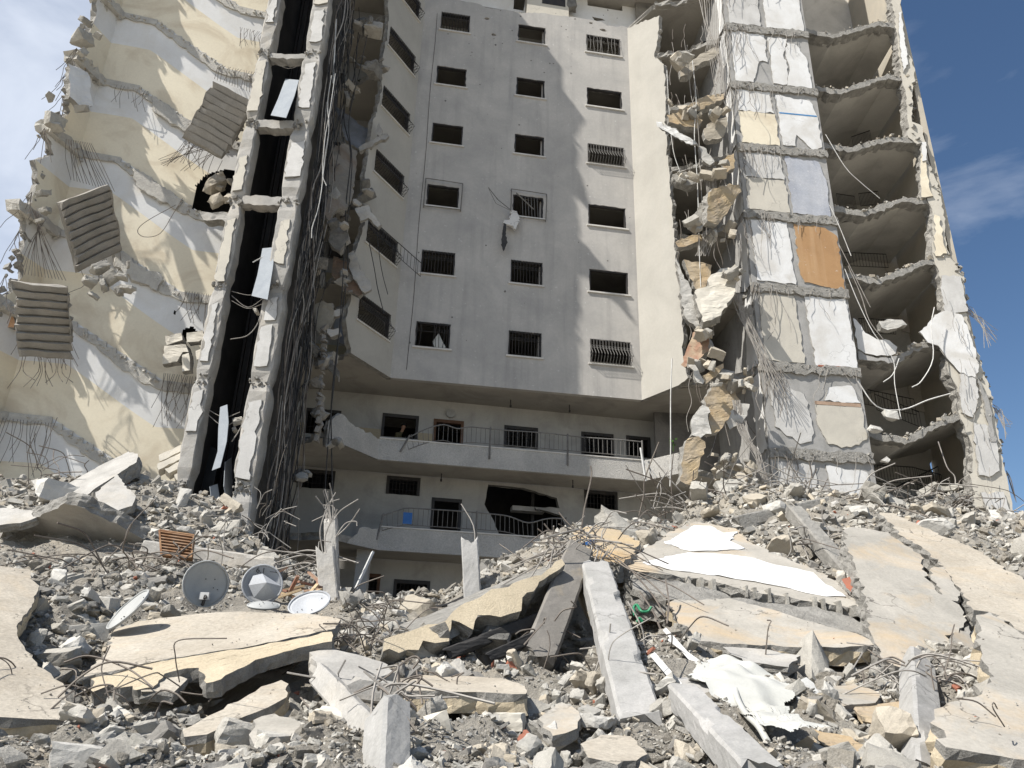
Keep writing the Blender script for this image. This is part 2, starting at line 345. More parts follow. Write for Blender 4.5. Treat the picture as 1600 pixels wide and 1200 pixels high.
# rocks -------------------------------------------------------------
def rock_proto(rg, kind):
    bm = bmesh.new(); pts = []
    if kind == 'hull':
        for _ in range(rg.randint(9, 14)):
            v = Vector((rg.gauss(0,1), rg.gauss(0,1), rg.gauss(0,1))).normalized()
            m = max(abs(v.x), abs(v.y), abs(v.z)); v = v*(0.45+0.55/m*0.6); pts.append(Vector((v.x*0.5, v.y*0.5*rg.uniform(.8,1), v.z*0.42)))
    elif kind == 'slab':
        n = rg.randint(4, 6)
        for i in range(n):
            a = 2*math.pi*(i+rg.uniform(-.3,.3))/n; r = rg.uniform(.36,.55)
            for z in (-.11, .11): pts.append(Vector((math.cos(a)*r+rg.uniform(-.05,.05), math.sin(a)*r*0.8+rg.uniform(-.05,.05), z+rg.uniform(-.02,.02))))
    else:
        for a in (-1,1):
            for b in (-1,1):
                for c in (-1,1):
                    k = rg.uniform(.35, 1.0) if rg.random() < .3 else 1
                    pts.append(Vector((a*.5*k, b*.3*rg.uniform(.85,1.1), c*.26*rg.uniform(.85,1.1)*k)))
        for _ in range(3): pts.append(Vector((rg.uniform(-.5,.5), rg.uniform(-.3,.3), rg.uniform(-.25,.25))))
    for p in pts: bm.verts.new(p)
    r = bmesh.ops.convex_hull(bm, input=bm.verts)
    dead = [v for v in bm.verts if not v.link_faces]
    for v in dead: bm.verts.remove(v)
    bmesh.ops.dissolve_limit(bm, angle_limit=0.09, verts=bm.verts, edges=bm.edges)
    bm.verts.index_update()
    V = np.array([tuple(v.co) for v in bm.verts]); F = [tuple(v.index for v in f.verts) for f in bm.faces]
    bm.free(); return V, F
def rough_rock(rg, kind):
    """larger rocks get chipped edges and a broken surface"""
    V, F = rock_proto(rg, kind); bm = bmesh.new()
    vs = [bm.verts.new(v) for v in V]
    for f in F:
        try: bm.faces.new([vs[i] for i in f])
        except ValueError: pass
    bmesh.ops.triangulate(bm, faces=bm.faces)
    for it in range(2):
        bmesh.ops.subdivide_edges(bm, edges=[e for e in bm.edges if e.calc_length() > 0.16], cuts=1)
        bmesh.ops.triangulate(bm, faces=bm.faces)
    amp = 0.022
    for v in bm.verts:
        sharp = max([e.calc_face_angle(0) for e in v.link_edges] or [0]) > 0.5
        if sharp: v.co *= (1-rg.uniform(0, 0.10))
        v.co += Vector((rg.uniform(-amp,amp), rg.uniform(-amp,amp), rg.uniform(-amp,amp)))*(1.0 if sharp else 0.45)
    bm.verts.index_update()
    V = np.array([tuple(v.co) for v in bm.verts]); F = [tuple(v.index for v in f.verts) for f in bm.faces]; bm.free(); return V, F
rp = random.Random(3)
PROTO = [rock_proto(rp, k) for k in ['hull']*16+['slab']*12+['block']*8]
BIG = [rough_rock(rp, k) for k in ['hull']*10+['slab']*8+['block']*8]
def rotm(rg, tilt=1.0):
    a = rg.uniform(0, 6.283); M = Matrix.Rotation(a, 3, 'Z')@Matrix.Rotation(rg.gauss(0, .7)*tilt, 3, 'X')@Matrix.Rotation(rg.gauss(0, .7)*tilt, 3, 'Y')
    return np.array(M)
def rocks_into(mb, rg, c, s, mi=0, tilt=1.0, big=False):
    V, F = rg.choice(BIG if big else PROTO); M = rotm(rg, tilt)
    mb.add((V*np.array([s, s*rg.uniform(.7,1), s*rg.uniform(.7,1)]))@M.T+np.array(c), F, mi)

# ------------------------------------------------------------------ THE BUILDING
BLD = empty('apartment_building', (0, 25, 1), label='bombed-out grey apartment tower with its front torn open', cat='building')
def part(mb, name, mats, parent=None, smooth=False, **kw): return build(mb, name, mats, parent or BLD, smooth, **kw)

FA = wallframe((-4.23, 25.59), (4.74, 27.01))          # middle facade
LFAC = math.hypot(8.97, 1.42)
FR = wallframe((4.74, 27.01), (5.84, 25.53))           # right splay
FL = wallframe((-5.54, 23.10), (-4.23, 25.59))         # left splay
LL = math.hypot(1.31, 2.49)
ZB = 10.85
def rect(u0, u1, v0, v1): return [(u0,v0),(u1,v0),(u1,v1),(u0,v1)]
def ucol(px, py): return FA.hit(px, py)[0]
colU = [ucol(692, 307), ucol(825, 322), ucol(949, 339)]
colW = [1.24, 1.22, 1.55]
holes = []
for c in range(3):
    for k in range(6):
        zc_ = 12.63+3*k; holes.append(rect(colU[c]-colW[c]/2, colU[c]+colW[c]/2, zc_-.5, zc_+.5))
# shell holes near the top
for px, py, r in ((761,29,.13),(771,54,.12),(943,47,.14),(923,36,.1)):
    u, v = FA.hit(px, py); holes.append([(u+r*math.cos(a)*rng.uniform(.7,1.6), v+r*.6*math.sin(a)) for a in np.linspace(0, 5.4, 7)])
top = [FA.hit(*p) for p in ((980,42),(955,40),(930,32),(900,27),(870,24),(846,20),(815,21),(790,15),(770,14),(740,4),(700,-2))]
mb = MB()
mb.prism(FA, [(0,ZB,0),(LFAC,ZB,0),(LFAC,top[0][1],1)]+[(u,v,1) for u,v in top[1:]]+[(1.3,30.2,1),(0,30.6,0)], 0.2, holes, jag=0.05, step=.15, mf=0, ms=0)
part(mb, 'facade_wall', [FACADE, RAW])
lr = math.hypot(1.10, 1.48)
edge = [FR.hit(*p) for p in ((1060,602),(1075,590),(1068,560),(1066,500),(1062,450),(1055,400),(1052,350),(1048,300),(1044,250),(1040,200),(1040,150),(1037,100),(1022,88),(1028,60),(1030,24))]
mb = MB(); mb.prism(FR, [(0,ZB,0)]+[(u,v,1) for u,v in edge]+[(0,28.9,0)], 0.2, jag=0.05, step=.14, mf=0, ms=1)
part(mb, 'facade_wall', [FACADEW, RAW], label='sunlit cream splayed wall with a torn right edge')
lh = []
for k in range(7):
    zc_ = 12.63+3*k; lh.append(rect(.72, 2.48, zc_-.5, zc_+.5))
mb = MB(); left_edge = [(0.55, 34), (.5, 29), (.35, 27.2), (.6, 24.6), (.45, 23.2), (.66, 21.9), (.35, 20), (.25, 17.6), (.55, 15.9), (.2, 14.3), (.3, 12.6), (.15, 11.9), (.6, ZB)]
mb.prism(FL, [(LL,ZB,0),(LL,34,0)]+[(u,v,1) for u,v in left_edge[:-1]]+[(.6,ZB,0)], 0.2, lh, jag=0.05, step=.14, mf=0, ms=1)
part(mb, 'facade_wall', [FACADEW, RAW], label='cream splayed wall in shade with barred windows')

def window(fr, u, z, w, h, grille=None, sill=True, parent=None, rg=rng, name='window', light=False):
    t = part(MB().fbox(fr, u-w/2+.0, u+w/2, z+h/2-.05, z+h/2-.003, .02, .16).fbox(fr, u-w/2+.003, u-w/2+.05, z-h/2, z+h/2-.05, .02, .16)
             .fbox(fr, u+w/2-.05, u+w/2-.003, z-h/2, z+h/2-.05, .02, .16), name, IRON)
    if sill: part(MB().fbox(fr, u-w/2-.08, u+w/2+.08, z-h/2-.05, z-h/2+.012, -.06, .18), 'sill', MSILL, t)
    if grille:
        m = MB(); bel = .27 if grille == 'belly' else .04; n = int(w/.115)
        def prof(v):   # bar bulges outward near its foot
            return -(.03+bel*math.exp(-((v-.30)/.22)**2))
        for i in range(n+1):
            uu = u-w/2+.02+(w-.04)*i/n
            if grille == 'broken' and rg.random() < .3: continue
            sw = .05*math.sin(i*1.7) if grille == 'broken' else 0
            pts = [fr.p(uu+sw*math.sin(q*3), z-h/2+h*q, prof(q)) for q in (0,.1,.2,.3,.42,.55,.75,1)]
            m.tube(pts, .010, 4)
            if i < n: 
                cc = [fr.p(uu+.057+.04*math.cos(a), z+h*.2+.04*math.sin(a), prof(.7)) for a in np.linspace(0, 6.28, 7)]
                m.tube(cc, .007, 3)
        for q in (0.02, .62, .98): m.tube([fr.p(u-w/2, z-h/2+h*q, prof(q)), fr.p(u+w/2, z-h/2+h*q, prof(q))], .011, 4)
        if bel > .1:
            for uu in (u-w/2, u+w/2):
                for q in (.15, .3, .45): m.tube([fr.p(uu, z-h/2+h*q, prof(q)), fr.p(uu, z-h/2+h*q, 0)], .009, 3)
        part(m, 'grille', RAIL if light else IRON, t)
    return t
G = {(0,5):'flat',(0,2):'frame',(0,1):'flat',(0,0):'broken',(1,2):'frame',(1,1):'flat',(1,0):'flat',(2,5):'broken',(2,3):'belly',(2,0):'belly'}
for c in range(3):
    for k in range(6):
        g = G.get((c, k)); zz = 12.63+3*k
        w = window(FA, colU[c], zz, colW[c], 1.0, None if g == 'frame' else g, light=(c == 2))
        if g == 'frame':   # twisted security frame standing proud of the wall
            m = MB(); a, b = colW[c]/2+.09, .62
            cs = [(colU[c]-a, zz-b), (colU[c]+a, zz-b+.02), (colU[c]+a+.02, zz+b), (colU[c]-a, zz+b+.04)]
            for i in range(4):
                p, q = cs[i], cs[(i+1) % 4]; m.tube([FA.p(*p, -.12), FA.p((p[0]+q[0])/2, (p[1]+q[1])/2-.03, -.17), FA.p(*q, -.12)], .022, 4)
                m.tube([FA.p(*p, -.12), FA.p(*p, 0)], .014, 4)
            p, q = cs[0], cs[2]
            if c == 1:
                m.tube([FA.p(p[0]+.2, q[1]-.1, -.1), FA.p(q[0]-.5, p[1]+.5, -.05)], .03, 4, )
                for i in range(6): m.tube([FA.p(p[0]+.5+.12*i, zz-.5, -.05), FA.p(p[0]+.45+.12*i, zz+.4, -.05)], .01, 3)
            part(m, 'grille', RAIL, w)
for k in range(6): window(FL, 1.6, 12.63+3*k, 1.76, 1.0, 'belly')

m = MB(); rgp = random.Random(8)
for _ in range(70):
    px, py = (rgp.uniform(690, 975), rgp.uniform(16, 115)) if rgp.random() < .6 else (rgp.uniform(640, 990), rgp.uniform(100, 590))
    u, v = FA.hit(px, py); r = rgp.uniform(.012, .045)
    if any(abs(u-colU[c]) < colW[c]/2+.08 and abs((v-12.63+1.5) % 3-1.5) < .62 for c in range(3)): continue
    m.add([FA.p(u+r*math.cos(t)*rgp.uniform(.6,1.3), v+r*math.sin(t)*rgp.uniform(.6,1.3), -.003) for t in np.linspace(0, 5.4, 7)], [tuple(range(7))], 0)
part(m, 'pockmarks', [RAWD], kind='stuff')
part(MB().tube([FA.p(.55+.02*math.sin(z), z, -.015) for z in np.arange(11.2, 28.5, .8)], .008, 4), 'cable', [CABLE])
m = MB(); p, q = PY(592,375,24.1), PY(657,432,25.2); hh = ZUP*.55
m.tube([p+hh, q+hh], .02, 4); m.tube([p, q], .014, 4)
for i in range(13): m.tube([p+(q-p)*i/12, p+(q-p)*i/12+hh], .009, 3)
part(m, 'bent_railing', [IRON])
# upper storeys set back behind the broken facade top
UB = wallframe((-4.3, 27.0), (9.5, 29.19))
def ubw(px, py): return UB.hit(px, py)
u1, v1 = ubw(918, 3); u2, v2 = ubw(971, 17)
m = MB(); m.prism(UB, [(-.5,27.5,0),(12,27.5,0),(12,40,0),(-.5,40,0)], .2, [rect(u1, u2+.05, v2, v2+1.0),
    [ubw(*p) for p in ((803,0),(802,14),(818,17),(822,-6),(805,-8))], [ubw(*p) for p in ((925,26),(940,29),(946,32),(930,33))]], jag=.03)
part(m, 'upper_wall', [WHITE, RAW])
m = MB()
for a in ((818,19),(886,25)): pass
p0, p1 = ubw(820, 20), ubw(884, 26)
m.fbox(UB, p0[0], p1[0], p0[1]-1, p0[1]+4, -.6, -.003)
part(m, 'bay_panel', [CREAM])
m = MB(); uu, vv = ubw(861, 12); m.fbox(UB, uu-.55, uu+.55, vv-.5, vv+.3, -.615, -.605); part(m, 'louvre', IRON)
m = MB(); m.prism(UB, [ubw(*p) for p in ((878,-10),(888,-4),(893,12),(897,26),(884,28))], .4, n0=-.62, jag=.06); part(m, 'broken_panel_edge', [RAWD, RAWD])

# floors, partitions, back wall of the middle part
fl_out = [(-5.3,23.9),(-4.4,25.8),(4.72,27.25),(5.7,25.9),(8.6,25.4),(9.0,33),(-8,31),(-8.2,25.6)]
GR = Frame(A3(0,0,0), A3(1,0,0), A3(0,1,0), A3(0,0,1))
for k in range(8):
    z = 10.86+3*k; m = MB(); f = Frame(A3(0,0,z), A3(1,0,0), A3(0,1,0), A3(0,0,1))
    m.prism(f, [(x,y,1 if i in (3,4,7) else 0) for i,(x,y) in enumerate(fl_out)], .24, jag=.12, step=.2, mf=0, ms=1, rings=2)
    part(m, 'floor_slab', [CEIL, RAW])
for a, b in (((-4.1,25.85),(-4.1,31)),((.9,26.65),(.9,31)),((4.7,27.3),(4.9,32))):
    f = wallframe(a, b) if False else None
    m = MB(); d = nrm(A3(b[0]-a[0], b[1]-a[1], 0)); n = A3(-d[1], d[0], 0); L = math.hypot(b[0]-a[0], b[1]-a[1])
    fr = Frame(A3(a[0], a[1], 0), d, ZUP, n)
    for k in range(6): m.fbox(fr, 0, L, 11.12+3*k, 13.84+3*k, 0, .12)
    part(m, 'partition_wall', [ROOMW])
BW = wallframe((-8.2, 30.6), (9.2, 33.3)); m = MB().fbox(BW, 0, 17.6, 10.9, 34.5, .0, .2); part(m, 'rear_wall', [ROOMW])

# lower recessed wall behind the balconies
LW = wallframe((-7.9, 26.72), (9.0, 29.9))
def lw(px, py): return LW.hit(px, py)
ops = {'a': ((480,640),(527,681)), 'b': ((600,648),(650,686)), 'c': ((680,657),(720,710)), 'd': ((790,667),(838,702)), 'e': ((910,677),(957,714)), 'f': ((980,683),(1015,716)),
       'g': ((470,735),(519,765)), 'h': ((607,746),(653,775)), 'i': ((677,780),(717,830)), 'j': ((915,768),(963,797)), 'k': ((560,898),(590,928)), 'l': ((618,908),(667,955))}
hl = []; info = {}
for key, (a, b) in ops.items():
    (x0, z1), (x1, z0) = lw(*a), lw(*b); info[key] = (x0, x1, z0, z1)
    hl.append(rect(x0, x1, z0, z1))
BIGH = [lw(*p) for p in ((763,757),(818,762),(870,778),(874,794),(858,792),(838,796),(836,793),(876,805),(888,830),(888,850),(785,850),(772,815),(757,788))]
hl.append([(u,v,1) for u,v in BIGH])
m = MB(); m.prism(LW, [(0,.6,0),(17,.6,0),(17,10.86,0),(0,10.86,0)], .2, hl, jag=.04, step=.2, mf=0, ms=1); part(m, 'recessed_wall', [INNER, RAWD])
for key, (x0, x1, z0, z1) in info.items():
    door = key in 'cfil'; u, z, w, h = (x0+x1)/2, (z0+z1)/2, x1-x0, z1-z0
    fm = WOODF if key in 'ck' else IRON
    t = part(MB().fbox(LW, x0-.05, x1+.05, z1-.06, z1+.06, -.04, .12).fbox(LW, x0-.05, x0+.05, z0, z1-.06, -.04, .12).fbox(LW, x1-.05, x1+.05, z0, z1-.06, -.04, .12), 'door' if door else 'window', fm)
    if key in 'ahdgljek':
        g = MB()
        for i in range(int(w/.13)+1): g.tube([LW.p(x0+.05+i*(w-.1)/int(w/.13), z0, .0), LW.p(x0+.05+i*(w-.1)/int(w/.13), z1-.06, .0)], .011, 3)
        for q in (.3,.7): g.tube([LW.p(x0, z0+h*q, 0), LW.p(x1, z0+h*q, 0)], .012, 3)
        part(g, 'grille', IRON, t)
# dark rooms behind the recessed wall
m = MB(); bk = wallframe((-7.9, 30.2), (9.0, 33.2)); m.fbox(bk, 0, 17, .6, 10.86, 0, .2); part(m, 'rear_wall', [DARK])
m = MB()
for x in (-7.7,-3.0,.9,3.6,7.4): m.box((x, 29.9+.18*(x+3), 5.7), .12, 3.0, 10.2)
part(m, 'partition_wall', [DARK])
m = MB(); a = lw(850, 792); m.fbox(LW, a[0]-1.1, a[0]+.1, a[1]-.12, a[1]+.05, .3, .7); part(m, 'broken_lintel', [INNER])
# yellow dado strips on the recessed wall (storey 1)
m = MB()
segs = [(0, info['a'][0]-.06), (info['a'][1]+.06, info['b'][0]-.06), (info['b'][1]+.06, info['c'][0]-.06)]
for a, b in segs: part(MB().fbox(LW, a, b, 8.15, 9.55, -.006, -.001), 'dado', [mat('ochre_dado', (0.42,0.35,0.24), (0.36,0.31,0.23), 0.9, bump=.1)])
u, v = lw(704, 647)
part(MB().tube([LW.p(u, v, -.12), LW.p(u, v, -.03)], .17, 16), 'wall_lamp', [mat('lamp_glass', (.35,.34,.32), None, 8, bump=0, rough=.4)])
for px, py in ((798,625),(890,633),(690,740),(895,750)):
    p = PZ(px, py, ZB if py < 700 else 7.9); part(MB().tube([p+A3(0,0,.02), p-A3(0,0,.22)], .018, 5).tube([p-A3(0,0,.2), p-A3(0,0,.28)], .04, 6), 'ceiling_hook', IRON)

# balconies ----------------------------------------------------------
def balcony(zlo, line, railsegs, right=True):
    f = Frame(A3(0,0,zlo), A3(1,0,0), A3(0,1,0), A3(0,0,1))
    inner = [(9.0, 29.7), (-7.9, 26.5)]
    m = MB(); m.prism(f, [(x,y,0) for x,y in line[:-1]]+[(line[-1][0],line[-1][1],1)]+[(7.4,27,1),(7.6,29.45,0),(-7.9,26.55,1),(-7.2,24.6,1)], .22, jag=.1, step=.2, mf=0, ms=1)
    t = part(m, 'balcony', [CEIL, RAW])
    for i in range(len(line)-1):
        a, b = line[i], line[i+1]; fr = wallframe(a, b); L = math.hypot(b[0]-a[0], b[1]-a[1])
        mm = MB()
        if i == 0: mm.prism(fr, [(.05,0,0),(L,0,0),(L,.72,1),(L*.5,.74,1),(L*.2,.95,1),(0,.55,1)], .13, jag=.06, step=.12, mf=0, ms=1, n0=-.012) if zlo > 6 else mm.prism(fr, [(L*.3,0,0),(L,0,0),(L,.7,1),(L*.6,.6,1),(L*.4,.2,1)], .13, jag=.06, step=.12, n0=-.012)
        elif i == len(line)-2: mm.prism(fr, [(0,0,0),(L,.0,1),(L+.05,.4,1),(L-.05,.74,0),(0,.74,0)], .13, jag=.06, step=.12, mf=0, ms=1, n0=-.012)
        else: mm.fbox(fr, 0, L, 0, .735, -.012, .12)
        for q, v in enumerate(mm.v): mm.v[q] = (v[0], v[1], v[2]+zlo-.01)
        part(mm, 'parapet', [FASCIA, RAW], t)
        if i == 1:
            cp = MB(); cp.fbox(fr, 0, L, zlo+.726, zlo+.765, -.04, .15); part(cp, 'coping', [MSILL], t)
    fr = wallframe(line[1], line[2]); L = math.hypot(line[2][0]-line[1][0], line[2][1]-line[1][1])
    for u0, u1, bend in railsegs:
        m = MB(); n = max(2, int((u1-u0)/.16)); zt = lambda u: zlo+1.42+bend(u)
        P = [u0+(u1-u0)*i/n for i in range(n+1)]
        m.tube([fr.p(u, zt(u), -.02+.04*math.sin(u*2)) for u in P], .022, 5); m.tube([fr.p(u, zlo+.86+bend(u)*.8, -.02) for u in P], .014, 4)
        for u in P: m.tube([fr.p(u, zlo+.86+bend(u)*.8, -.02), fr.p(u+bend(u)*.25, zt(u), -.02+.04*math.sin(u*2))], .009, 4)
        r = part(m, 'railing', [RAIL], t)
        k = max(1, int((u1-u0)/2.3))
        for j in range(k+1):
            u = u0+(u1-u0)*j/k; bb = bend(u)
            part(MB().tube([fr.p(u-.25*abs(bb)*2, zlo+.30, -.05), fr.p(u, zt(u)+.05, -.05)], .032, 4), 'post', [RAIL], t)
line1 = [(-5.68,23.48),(-4.41,25.62),(4.77,27.28),(5.95,26.1)]
line0 = [(-5.3,24.3),(-4.15,25.65),(4.77,27.28),(5.95,26.1)]
fb1 = wallframe(line1[1], line1[2])
ur = fb1.hit(1003, 700)[0]
balcony(7.9, line1, [(1.0, ur, lambda u: -.55*max(0, (2.2-u)/1.2)**1.5-.12*math.exp(-((u-2.6)/.3)**2))])
balcony(4.9, line0, [(.1, 6.2, lambda u: -.35*max(0, (.8-u)/.8)-.22*math.exp(-((u-4.9)/.5)**2))])
# broken white rail end hanging over the right of the upper balcony
part(MB().tube([PY(1001,700,26.9), PY(1009,752,26.8)], .045, 5).tube([PY(1006,720,26.85), PY(1022,748,26.8)], .02, 4).tube([PY(1009,718,26.9), PY(1026,746,26.85)], .02, 4), 'bent_railing', [ALU])
# beams of the lower front
m = MB(); 
for x, y in ((-4.6,25.9),(4.9,27.6),(-7.3,25.2)): part(MB().box((x, y, 2.9), .4, .4, 4.0), 'column', [INNER])

# ------------------------------------------------------------------ LEFT WING: stair wall
K = A3(-14.13, 21.0, 0); EE = A3(-8.95, 22.41, 0)
SW = Frame(K, EE-K, ZUP); LSW = np.linalg.norm(EE-K)
def stair_z(u, L):
    a, b = 1.25, 3.95
    if u <= a: return L
    if u >= b: return L-1.5
    return L-1.5*(u-a)/(b-a)
HOLES = [[SW.hit(*p) for p in ((300,325),(306,290),(322,272),(352,264),(366,266),(362,330),(330,336))], [SW.hit(*p) for p in ((283,520),(290,512),(303,510),(308,520),(300,532),(288,532))],
         [SW.hit(*p) for p in ((268,489),(277,484),(275,491))]]
LEV = [7.5+3*k for k in range(-1, 12)]
us = np.arange(0, LSW+.05, .06); us = np.append(us[us < LSW], LSW)
def strips(mb, f0, f1, mi, nz):
    for i in range(len(us)-1):
        for j in range(nz):
            P = []
            for (uu, q) in ((us[i], j), (us[i+1], j), (us[i+1], j+1), (us[i], j+1)):
                z0, z1 = f0(uu), f1(uu); P.append((uu, z0+(z1-z0)*q/nz))
            cu, cz = sum(p[0] for p in P)/4, sum(p[1] for p in P)/4
            if any(inpoly(cu, cz, H) for H in HOLES): continue
            mb.add([SW.p(u, v, 0) for u, v in P], [(0,1,2,3)], mi)
for L in LEV:
    m = MB(); strips(m, lambda u: stair_z(u, L), lambda u: stair_z(u, L)+1.62+.05*math.sin(u*1.3), 0, 26)
    strips(m, lambda u: stair_z(u, L)+1.62+.05*math.sin(u*1.3), lambda u: stair_z(u, L)+3.0, 1, 22)
    part(m, 'stair_wall', [YELLOW, WHITE])
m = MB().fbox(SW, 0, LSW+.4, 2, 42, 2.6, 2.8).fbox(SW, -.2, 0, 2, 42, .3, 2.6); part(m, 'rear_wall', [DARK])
SCAR = mat('scar_concrete', (0.54, 0.52, 0.47), (0.43, 0.41, 0.375), 4, bump=.8, bscale=16, fine=.2, bdist=.04)
# broken stair slab left along the wall: sawtooth top where the steps were
for L in LEV:
    top_ = [(0, L+.02)]; u = 1.25; n = 9; du = 2.7/n; z = L
    top_.append((1.25, L+.02))
    for i in range(n):
        z -= 1.5/n; top_.append((1.25+du*i+.02, z+.015)); top_.append((1.25+du*(i+1), z+.015))
    top_.append((LSW, L-1.5+.02))
    outl = [(a, b, 0) for a, b in top_]
    bot = [(LSW, L-1.74), (4.0, L-1.80), (3.3, L-1.62), (1.5, L-.45), (1.2, L-.25), (0, L-.22)]
    m = MB(); m.prism(SW, outl[:-1]+[(outl[-1][0], outl[-1][1], 0)]+[(a,b,1) for a,b in bot], .10, jag=.05, step=.14, n0=-.07, mf=0, ms=0, rough=.03)
    rg = random.Random(int(L*7))
    for i in range(46):
        uu = rg.uniform(.05, LSW-.1); rocks_into(m, rg, SW.p(uu, stair_z(uu, L)-rg.uniform(.05,.26), -.06-rg.uniform(0,.04)), rg.uniform(.05,.16), 0)
    part(m, 'broken_stair_slab', [SCAR])
# thicker landing lumps
for L in (19.5, 16.5, 13.5):
    m = MB(); rg = random.Random(int(L)); m.prism(SW, [(1.2+.5,L-.35,1),(3.3,L-1.2,1),(3.2,L-1.62,1),(1.9,L-1.0,1)], .1, jag=.08, step=.15, n0=-.14, mf=0, ms=0)
    part(m, 'broken_stair_slab', [SCAR])
# side wall running towards the viewer at the left end
SD = Frame(K, A3(-.27,-1.0,0), ZUP, A3(-1.0,.27,0))
SD.N = nrm(A3(-1.0,.27,0))
widths = {7.5:1.45,10.5:1.15,13.5:1.35,16.5:1.25,19.5:1.05,22.5:1.25}
for L in LEV:
    w = widths.get(L, 1.2); rg = random.Random(int(L*3)); m = MB()
    o = [(0,L,0),(w*.9,L,1),(w*rg.uniform(.55,.95),L+1.0,1),(w*rg.uniform(.75,1.05),L+1.62,0),(0,L+1.62,0)]
    m.prism(SD, o, .22, jag=.08, step=.16, mf=0, ms=2)
    o = [(0,L+1.62,0),(o[3][0],L+1.62,1),(w*rg.uniform(.6,.95),L+2.2,1),(w,L+2.74,0),(0,L+2.74,0)]
    m.prism(SD, o, .22, jag=.08, step=.16, mf=1, ms=2)
    part(m, 'side_wall', [YELLOW, WHITE, RAW])
    m = MB(); m.prism(SD, [(-.02,L-.27,0),(w+.15,L-.3,1),(w+.25,L+.02,1),(0,L+.02,0)], .5, jag=.09, step=.13, n0=-.18, mf=0, ms=0)
    for i in range(26): rocks_into(m, rg, SD.p(rg.uniform(.0,w+.15), L-rg.uniform(0,.4), rg.uniform(-.2,.3)), rg.uniform(.15,.38), 0)
    part(m, 'landing_stub', [SCAR])
# broken masonry lumps down the outer edge
m = MB(); rg = random.Random(5)
for i in range(150):
    z = rg.uniform(5.5, 27); rocks_into(m, rg, SD.p(.95+rg.uniform(-.16,.10), z, rg.uniform(.0,.22)), rg.uniform(.12,.34), 0)
part(m, 'broken_masonry', [RAW], kind='stuff')

# elevator shaft frame ----------------------------------------------
def rough_post(name, x0, x1, y0, y1, z0, z1, mats, nodes, seed, patches):
    rg = random.Random(seed); m = MB(); n = int((z1-z0)/.28); vs = []; 
    ring = []
    for i in range(n+1):
        z = z0+(z1-z0)*i/n; node = min(abs(z-q) for q in nodes); sh = .05 if node < .25 else 0
        j = lambda: rg.uniform(-.022,.022)
        c = .04
        a0, a1, b0, b1 = x0+sh, x1-sh, y0+sh, y1-sh
        for (x, y) in ((a0+c,b0),(a1-c,b0),(a1,b0+c),(a1,b1),(a0,b1),(a0,b0+c)): vs.append((x+j(), y+j(), z))
    fs = [(i*6+k, i*6+(k+1)%6, (i+1)*6+(k+1)%6, (i+1)*6+k) for i in range(n) for k in range(6)]
    fs += [tuple(range(6)), tuple(n*6+k for k in range(6))]
    m.add(vs, fs, 0)
    t = part(m, name, [mats[0]])
    fr = Frame(A3(x0, y0, 0), A3(1,0,0), ZUP); w = x1-x0
    for q in range(len(nodes)-1):
        a, b = nodes[q]+.18, nodes[q+1]-.18
        for _ in range(patches):
            h = rg.uniform(.5,1.0)*(b-a)*.9; s = a+rg.uniform(0, (b-a)-h); l = rg.uniform(.04, w*.25); r = w-rg.uniform(.04, w*.3)
            mm = MB(); mm.prism(fr, [(l,s),(r,s+rg.uniform(-.1,.1)),(r-.02,s+h),(l+.03,s+h-.1)], .05, jag=.05, step=.13, n0=-.045, mf=0, ms=1)
            part(mm, 'plaster_patch', [mats[1] if rg.random() < .7 else CREAM, RAW], t); a = s+h
            if b-a < .5: break
    mm = MB()
    for z in nodes:
        for _ in range(16): rocks_into(mm, rg, (rg.uniform(x0,x1), y0+rg.uniform(-.03,.1), z+rg.uniform(-.15,.15)), rg.uniform(.08,.2), 0)
    part(mm, 'spalled_joints', [RAW], t, kind='stuff')
    return t
nodes = [5.4, 8.4, 11.35, 14.3, 17.25, 20.2, 23.2, 26.2, 29.2, 32.2, 35.2]
rough_post('column', -8.74, -8.32, 20.3, 20.8, 4.2, 38, [CONC, PGREY], nodes, 1, 1)
rough_post('column', -7.22, -6.64, 20.3, 20.85, 3.6, 37, [CONC, PGREY], nodes, 2, 2)
for i, z in enumerate([14.2, 17.1, 20.0, 23.1, 26.2, 29.2, 32.2]):
    m = MB(); f = Frame(A3(-8.35, 20.34, z), A3(1,-.02,-.02), ZUP); m.prism(f, [(0,0,1),(1.2,0,1),(1.2,.30 if i != 2 else .2,1),(0,.32 if i != 2 else .2,1)], .35, jag=.04, step=.12, mf=0, ms=0); part(m, 'crossbeam', [CONC])
m = MB(); m.box((-7.75, 23.0, 21), 2.0, .15, 34).box((-8.62, 21.9, 21), .15, 2.1, 34)
part(m, 'shaft_wall', [SHAFT])
m = MB()
for x in (-8.45,-8.25,-7.95,-7.35): m.box((x, 22.85, 21), .05, .08, 34)
part(m, 'guide_rail', [IRON])
# sooty outer side of the shaft and the wall behind it
m = MB(); f = Frame(A3(-6.72, 20.85, 0), A3(.08,1,0), ZUP, A3(-1,.08,0)); f.N = nrm(A3(-1,.08,0))
m.prism(f, [(0,3,1),(2.4,3,1),(2.1,12,1),(1.5,20,1),(1.4,28,1),(1.5,37,0),(0,37,0)], .25, jag=.15, step=.25, mf=0, ms=0); part(m, 'shaft_side_wall', [mat('sooty_wall', (.13,.122,.11), (.07,.066,.06), 1.2, bump=.6)])
